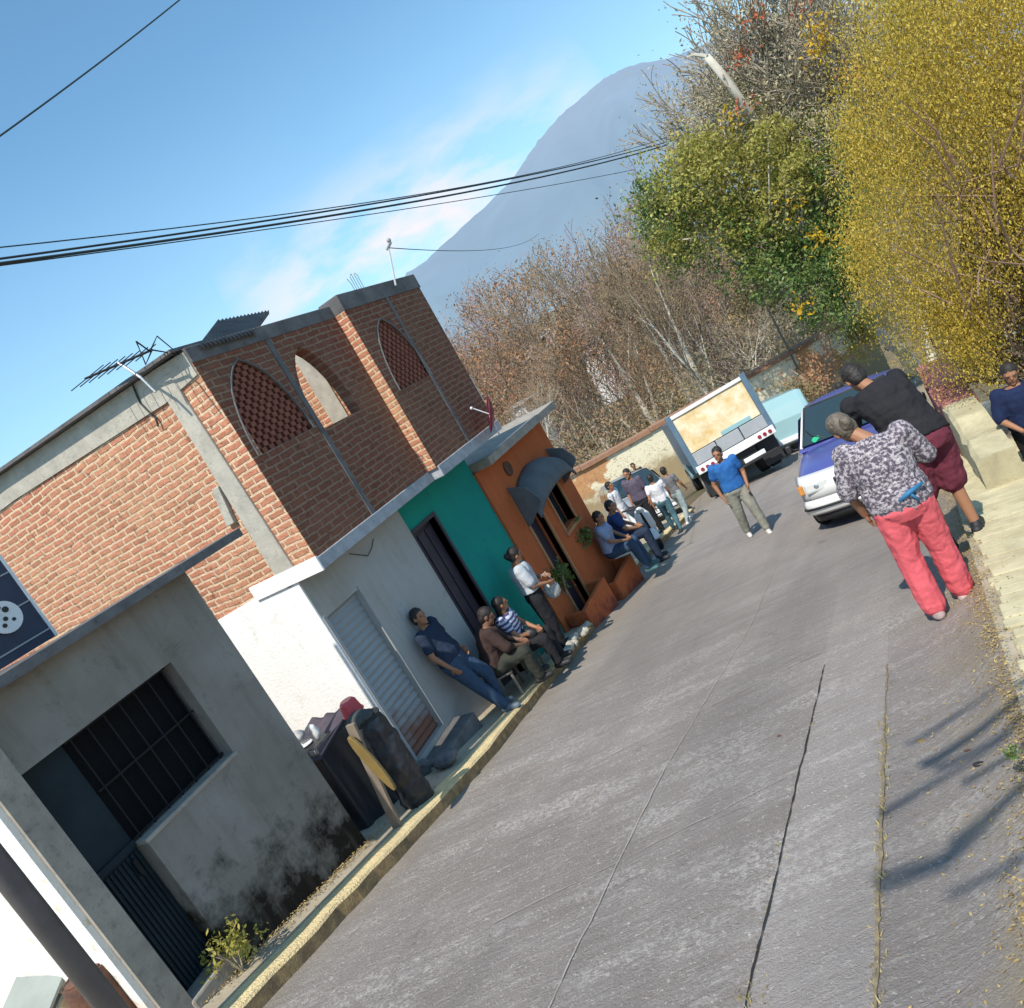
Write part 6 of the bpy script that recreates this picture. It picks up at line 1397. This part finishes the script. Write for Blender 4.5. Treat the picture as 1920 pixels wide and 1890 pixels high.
def pattern():
    k = N('mauve_speckled_blouse'); n = k.noise(42, 3, .6); n2 = k.noise(14, 3, .6, None, 2.0)
    w_ = k.add('ShaderNodeTexWave', wave_type='RINGS'); w_.inputs['Scale'].default_value = 9; w_.inputs['Distortion'].default_value = 9; w_.inputs['Detail'].default_value = 2; k.l.new(k.mapping((1, 1, 1), (0.12, .1, -1.25)), w_.inputs[0])
    c = k.ramp(n, [(.44, (.085, .065, .09)), (.50, (.15, .125, .15)), (.60, (.42, .38, .40))]); c = k.mix(k.math('MULTIPLY', k.ramp(w_.outputs[1], [(.7, 0.), (.85, 1.)]), k.ramp(n2, [(.5, 0.), (.6, .6)])), c, (.62, .58, .58)); k.col(c).rough(.9); k.bump(n, .3, .01); return k.m
def at_ground(px, py, off=0.0): p = ground_at(px, py, off); return (p.x, p.y, p.z)
# 1. woman in coral trousers, back to us
wp = ground_at(1783, 1142)
P1 = person('woman seen from behind in coral trousers and speckled mauve blouse with a blue strap', (wp.x, wp.y, gz(wp.x, wp.y)), R(8), 1.86,
    dict(pelvis=(0, 0, .93), chest=(-.01, .05, 1.23), neck=(-.03, .14, 1.42), head=(-.13, .24, 1.53), look=(-.35, 1, -.45), sl=(-.20, .08, 1.38), sr=(.19, .08, 1.38), el=(-.29, .08, 1.10), wl=(-.25, .16, .87), er=(.29, .14, 1.13), wr=(.20, .33, 1.10), al=(-.10, -.06, .08), ar=(.13, .06, .08), kl=(-.11, 0, .49), kr=(.12, .05, .49), tl=(-.15, 1, 0), tr=(.3, 1, 0)),
    shirt=pattern(), shirt_to=-.14, sleeve=.95, trousers=cloth('coral_trousers', (0.70, 0.13, 0.15), (0.60, 0.10, 0.12)), shoes=paint('pink_grey_trainer', (0.55, 0.42, 0.40), (0.2, 0.16, 0.16), .8, 14, .9), hair='bun', hairm=HAIRG, belly=.02, wide=1.10, vox=.008, loose=.022, folds=.022, flare=.016)
bm = B(); tube(bm, [(.17, -.13, 1.05), (.06, -.165, 1.03), (-.02, -.17, 1.0)], [.010, .020, .008], 8); tube(bm, [(.06, -.165, 1.03), (.10, -.17, .95)], [.014, .006], 6); o = obj('strap', bm, paint('blue_nylon', (0.02, 0.16, 0.34)), P1, smooth=True)
# 2. man in black shirt and maroon shorts bending beside her
mp_ = path_at(1838, 1008); mz = mp_.z
P2 = person('man in black shirt and maroon shorts stooping beside the woman in coral trousers', (mp_.x - .10, mp_.y + .25, mz - .05), R(14), 1.88,
    dict(pelvis=(-.02, -.05, .93), chest=(-.08, .08, 1.23), neck=(-.15, .22, 1.42), head=(-.20, .34, 1.51), look=(-.3, 1, -.7), sl=(-.34, .20, 1.34), sr=(.05, .22, 1.38), el=(-.42, .32, 1.08), wl=(-.36, .52, .96), er=(.10, .36, 1.12), wr=(-.02, .56, 1.02), al=(-.12, .06, -.03), ar=(.09, -.06, .08), kl=(-.12, .08, .48), kr=(.08, .02, .49), tr=(.5, 1, 0)),
    shirt=BLACKC, shirt_to=-.1, sleeve=.9, trousers=cloth('maroon_shorts', (0.16, 0.035, 0.055), (0.10, 0.025, 0.04)), leg_to=.56, shoes=BSHOE, hair='short', belly=.02, wide=1.12, vox=.010, loose=.024, folds=.03)
# 3. man in blue polo walking on the road
bp = ground_at(1422, 1003)
P3 = person('man in bright blue shirt and grey trousers standing alone in the road', (bp.x, bp.y, bp.z), R(-160), 1.72,
    dict(al=(-.16, .14, .08), ar=(.12, -.16, .08), kl=(-.13, .10, .50), kr=(.11, -.03, .49), head=(.0, .03, 1.585), look=(.5, 1, 0), er=(.27, -.05, 1.11), wr=(.24, .04, .86), el=(-.25, -.03, 1.12), wl=(-.20, .10, .90), tl=(0, 1, 0)),
    shirt=cloth('bright_blue_cotton', (0.035, 0.15, 0.42), (0.02, 0.09, 0.30)), shirt_to=-.05, sleeve=.55, trousers=cloth('grey_green_trousers', (0.30, 0.30, 0.25), (0.14, 0.14, 0.12)), shoes=WSHOE, wide=1.05, loose=.012, vox=.013)
# 4. man leaning on the white shop wall
lp = ground_at(932, 1336, .14)
lx = max(lp.x, XG + .33)
P4 = person('man in navy shirt and jeans leaning back against the white shop wall', (lx, lp.y, road_z(lp.y) + .13), R(-78), 1.58,
    dict(pelvis=(0, -.16, .90), chest=(0, -.23, 1.20), neck=(0, -.25, 1.41), head=(.0, -.23, 1.55), look=(.35, 1, .05), hl=(-.09, -.15, .87), hr=(.09, -.15, .87), sl=(-.2, -.23, 1.36), sr=(.2, -.23, 1.36), el=(-.27, -.20, 1.08), wl=(-.17, -.04, .92), er=(.26, -.22, 1.09), wr=(.22, -.10, .86), kl=(-.14, .10, .50), kr=(.08, .0, .48), al=(-.15, .06, .08), ar=(.08, .20, .08)),
    shirt=NAVY, shirt_to=-.08, sleeve=.6, trousers=DENIM, shoes=paint('blue_grey_trainer', (0.12, 0.16, 0.2)), belly=.03, wide=1.14, loose=.014, vox=.012)
def seat_pose(h=.45, **k):
    d = dict(pelvis=(0, 0, h + .10), chest=(0, .03, h + .40), neck=(0, .05, h + .60), head=(0, .09, h + .73), hl=(-.09, .02, h + .07), hr=(.09, .02, h + .07), kl=(-.13, .42, h + .06), kr=(.13, .42, h + .06), al=(-.13, .44, .08), ar=(.13, .44, .08),
             sl=(-.185, .04, h + .54), sr=(.185, .04, h + .54), el=(-.24, .14, h + .30), er=(.24, .14, h + .30), wl=(-.10, .33, h + .18), wr=(.10, .33, h + .18)); d.update(k); return d
def stool(label, p, h, rz):
    t = thing('stool', label, 'stool', p, rz); bm = B(); bx(bm, -.17, .17, -.16, .16, h - .03, h); obj('seat', bm, M['wood'], t, bevel=.01)
    for a in (-1, 1):
        for b in (-1, 1): bm = B(); bx(bm, a * .14 - .015, a * .14 + .015, b * .13 - .015, b * .13 + .015, 0, h - .031); obj('leg', bm, M['wood'], t)
    return t
# 5, 6. seated pair by the teal doorway
sp_ = atx(948, 1158, -5.30); y5 = sp_.y; z5 = road_z(y5) + .127
P5 = person('seated woman in blue and white striped top holding a black bag by the teal wall', (-5.36, y5, z5), R(-75), 1.56, seat_pose(.42, look=(-.5, 1, 0)), skin='tan', shirt=stripes(), sleeve=.5, trousers=BLACKC, shoes=BSHOE, hair='long', belly=.03, wide=1.1, loose=.012)
stool('low wooden stool under the woman in the striped top', (-5.36, y5, z5), .37, R(-75))
bm = B(); ball(bm, (0, 0, 0), (.13, .07, .09)); tube(bm, [(-.07, 0, .07), (-.03, 0, .14), (.03, 0, .14), (.07, 0, .07)], .008, 6); o = obj('handbag', bm, M['blackp'], smooth=True); o.location = (-5.12, y5 - .02, z5 + .56); tag(o, 'black handbag on the lap of the woman in stripes', 'handbag')
y6 = y5 - .62; z6 = road_z(y6) + .127
P6 = person('seated person in dark brown shirt and olive trousers leaning forward between two others', (-5.38, y6, z6), R(-55), 1.62, seat_pose(.40, chest=(0, .10, .79), neck=(0, .18, .97), head=(0, .24, 1.08), sl=(-.18, .15, .92), sr=(.18, .15, .92), look=(.2, 1, -.5), el=(-.24, .26, .68), er=(.24, .26, .68), kl=(-.2, .42, .50), kr=(.2, .42, .50), wl=(-.12, .44, .56), wr=(.12, .44, .56)), skin='dark', shirt=BROWNC, sleeve=1.3, trousers=OLIVEC, shoes=BSHOE, hair='short', wide=1.12, loose=.02)
stool('low wooden stool under the person in the dark brown shirt', (-5.38, y6, z6), .35, R(-55))
# 7. standing woman with silver bag
y7 = atx(1045, 1195, -5.32).y; z7 = road_z(y7) + .127
P7 = person('standing woman in white shawl top and black trousers before the teal wall', (-5.30, y7, z7), R(-60), 1.62, dict(look=(-.3, 1, -.25), head=(0, .05, 1.575), el=(-.25, .06, 1.12), wl=(-.10, .25, 1.08), er=(.25, .06, 1.12), wr=(.12, .26, 1.02)), shirt=cloth('white_shawl', (0.50, 0.53, 0.56), (0.33, 0.36, 0.4)), shirt_to=.18, sleeve=.75, trousers=BLACKC, shoes=BSHOE, hair='bun', wide=1.08, loose=.03)
bm = B(); ball(bm, (0, 0, 0), (.12, .05, .13), None, 10, 8); tube(bm, [(-.08, 0, .10), (-.03, 0, .26), (.03, 0, .26), (.08, 0, .10)], .008, 6); o = obj('handbag', bm, paint('silver_pattern_bag', (0.5, 0.52, 0.5), (0.15, 0.17, 0.17), .5, 40, .9), smooth=True); o.location = (-5.08, y7 + .12, z7 + .82); o.rotation_euler = (0, 0, .5); tag(o, 'silver patterned bag held by the woman in the white shawl', 'handbag')
# 8, 9. pair seated on the orange planter
y8 = atx(1140, 1015, -5.42).y
P8 = person('seated person in light blue shirt and jeans on the orange house planter', (-5.45, y8, road_z(y8) + .127), R(-80), 1.66, seat_pose(.58, al=(-.1, .5, .14), ar=(.12, .48, .12), look=(.3, 1, -.1)), shirt=cloth('light_blue_cotton', (0.30, 0.36, 0.50), (0.2, 0.25, 0.38)), sleeve=.6, trousers=DENIM, shoes=paint('teal_shoe', (0.05, 0.14, 0.15)), hair='short', wide=1.1, loose=.015)
P9 = person('seated person in navy shirt on the far end of the orange planter', (-5.42, y8 + .62, road_z(y8 + .62) + .127), R(-70), 1.7, seat_pose(.60, look=(.5, 1, 0)), shirt=cloth('royal_navy_cotton', (0.03, 0.06, 0.17), (0.02, 0.03, 0.09)), sleeve=.6, trousers=NAVY, shoes=BSHOE, hair='short', wide=1.08, loose=.01)
# 10-13. group near the truck
def stand(lab, px, py, rz, H, pose=None, off=.11, **k):
    p = ground_at(px, py, off); return person(lab, (p.x, p.y, p.z), rz, H, pose, fingers=True, **k)
walk = dict(al=(-.11, .22, .09), ar=(.11, -.24, .10), kl=(-.11, .16, .51), kr=(.11, -.04, .49), el=(-.25, -.12, 1.13), er=(.25, .08, 1.13), wl=(-.24, -.10, .88), wr=(.22, .22, .92))
stand('seated-looking person in white shirt and white shorts at the sunny corner', 1196, 1012, R(-95), 1.62, dict(kl=(-.12, .08, .50), kr=(.12, .08, .50)), shirt=WHITEC, sleeve=.6, trousers=WHITEC, leg_to=.5, shoes=BSHOE)['label'] = 'person in white shirt and white shorts at the sunny corner'
stand('person in mauve shirt and dark trousers between the people in white', 1236, 1000, R(170), 1.75, None, shirt=cloth('mauve_cotton', (0.12, 0.10, 0.14), (0.08, 0.07, 0.1)), sleeve=.7, trousers=BLACKC, shoes=BSHOE, wide=1.05, loose=.015)
stand('child in white shirt and jeans walking by the kerb', 1272, 996, R(10), 1.45, walk, shirt=WHITEC, sleeve=.5, trousers=cloth('teal_denim', (0.08, 0.17, 0.2), (0.05, 0.1, 0.13)), shoes=BSHOE)
stand('child in grey top and pale trousers beside the truck mud flap', 1294, 978, R(-20), 1.5, walk, off=.02, shirt=cloth('grey_cotton', (0.2, 0.2, 0.21), (0.1, 0.1, 0.11)), sleeve=.6, trousers=cloth('pale_teal_cotton', (0.35, 0.42, 0.42), (0.25, 0.3, 0.3)), shoes=WSHOE)
stand('small figure in dark clothes behind the group near the boundary wall', 1225, 945, R(200), 1.6, None, off=.1, shirt=OLIVEC, sleeve=.8, trousers=BLACKC, shoes=BSHOE)
# 14. dark figure beyond the car
p = ground_at(1600, 800); q = far(1582, 745, 17.5)
person('person in black clothes standing beyond the violet car by the bush', (q.x, q.y, gz(q.x, q.y)), R(30), 1.7, None, shirt=BLACKC, sleeve=.8, trousers=OLIVEC, shoes=BSHOE, hair='short', wide=1.15, loose=.02)
# 15. person at the right edge
q = far(1990, 930, 9.3)
P15 = person('person in navy top and black trousers at the right edge beside the cream wall', (q.x, q.y, q.z), R(185), 1.62, dict(pelvis=(0, 0, .95), el=(-.25, .05, 1.13), wl=(-.12, .25, 1.02), er=(.26, .05, 1.13), wr=(.14, .26, 1.0), look=(.2, 1, -.3)), shirt=cloth('deep_navy_top', (0.015, 0.022, 0.06), (0.02, 0.04, 0.10)), sleeve=.9, trousers=BLACKC, shoes=BSHOE, hair='long', wide=1.1, loose=.02)

def scooter():
    p = ground_at(1226, 1018, .11); t = thing('white_scooter', 'white scooter parked at the sunny corner beside the standing group', 'scooter', (p.x, p.y, p.z), R(-150))
    for y in (-.55, .6):
        bm = B(); prof = [(-.5, .72), (-.5, .92), (-.3, 1.), (.3, 1.), (.5, .92), (.5, .72)]; loft(bm, [[(.10 * a, y + .22 * q * math.cos(2 * math.pi * k / 20), .22 + .22 * q * math.sin(2 * math.pi * k / 20)) for k in range(20)] for a, q in prof]); h = obj('wheel', bm, M['rubber'], t)
        bm = B(); tube(bm, [(-.05, y, .22), (.05, y, .22)], .14, 16); obj('rim', bm, M['galv'], h)
    bm = B(); loft(bm, [oval(Vector((0, y, z)), Vector((1, 0, 0)), Vector((0, 0, 1)), a, b, 12) for y, z, a, b in ((-.85, .62, .05, .05), (-.7, .58, .15, .14), (-.35, .52, .17, .18), (-.05, .40, .15, .10), (.15, .28, .14, .06))]); obj('body', bm, M['car_white'], t, smooth=True)
    bm = B(); loft(bm, [oval(Vector((0, y, z)), Vector((1, 0, 0)), Vector((0, .9, .35)), a, .05, 12) for y, z, a in ((.28, .26, .14), (.36, .5, .19), (.34, .78, .17), (.30, .92, .09))]); obj('leg_shield', bm, M['car_white'], t, smooth=True)
    bm = B(); loft(bm, [oval(Vector((0, y, .74)), Vector((1, 0, 0)), Vector((0, 0, 1)), a, .045, 12) for y, a in ((-.75, .08), (-.6, .13), (-.2, .13), (-.02, .08))]); obj('seat', bm, M['blackp'], t, smooth=True)
    bm = B(); tube(bm, [(-.32, .20, 1.02), (-.1, .28, .98), (.1, .28, .98), (.32, .20, 1.02)], .018, 8); hb = obj('handlebar', bm, M['blackp'], t, smooth=True)
    bm = B(); tube(bm, [(0, .60, .24), (0, .45, .6), (0, .30, .95)], .03, 8); obj('fork', bm, M['iron'], t)
    bm = B(); ball(bm, (0, .38, .92), (.08, .05, .07)); obj('headlight', bm, M['lamp'], t, smooth=True)
    bm = B(); loft(bm, [oval(Vector((0, y, z)), Vector((1, 0, 0)), Vector((0, 0, 1)), .075, .02, 10) for y, z in ((.38, .40), (.55, .48), (.72, .44), (.84, .32))]); obj('mudguard', bm, M['car_white'], t, smooth=True)
scooter()
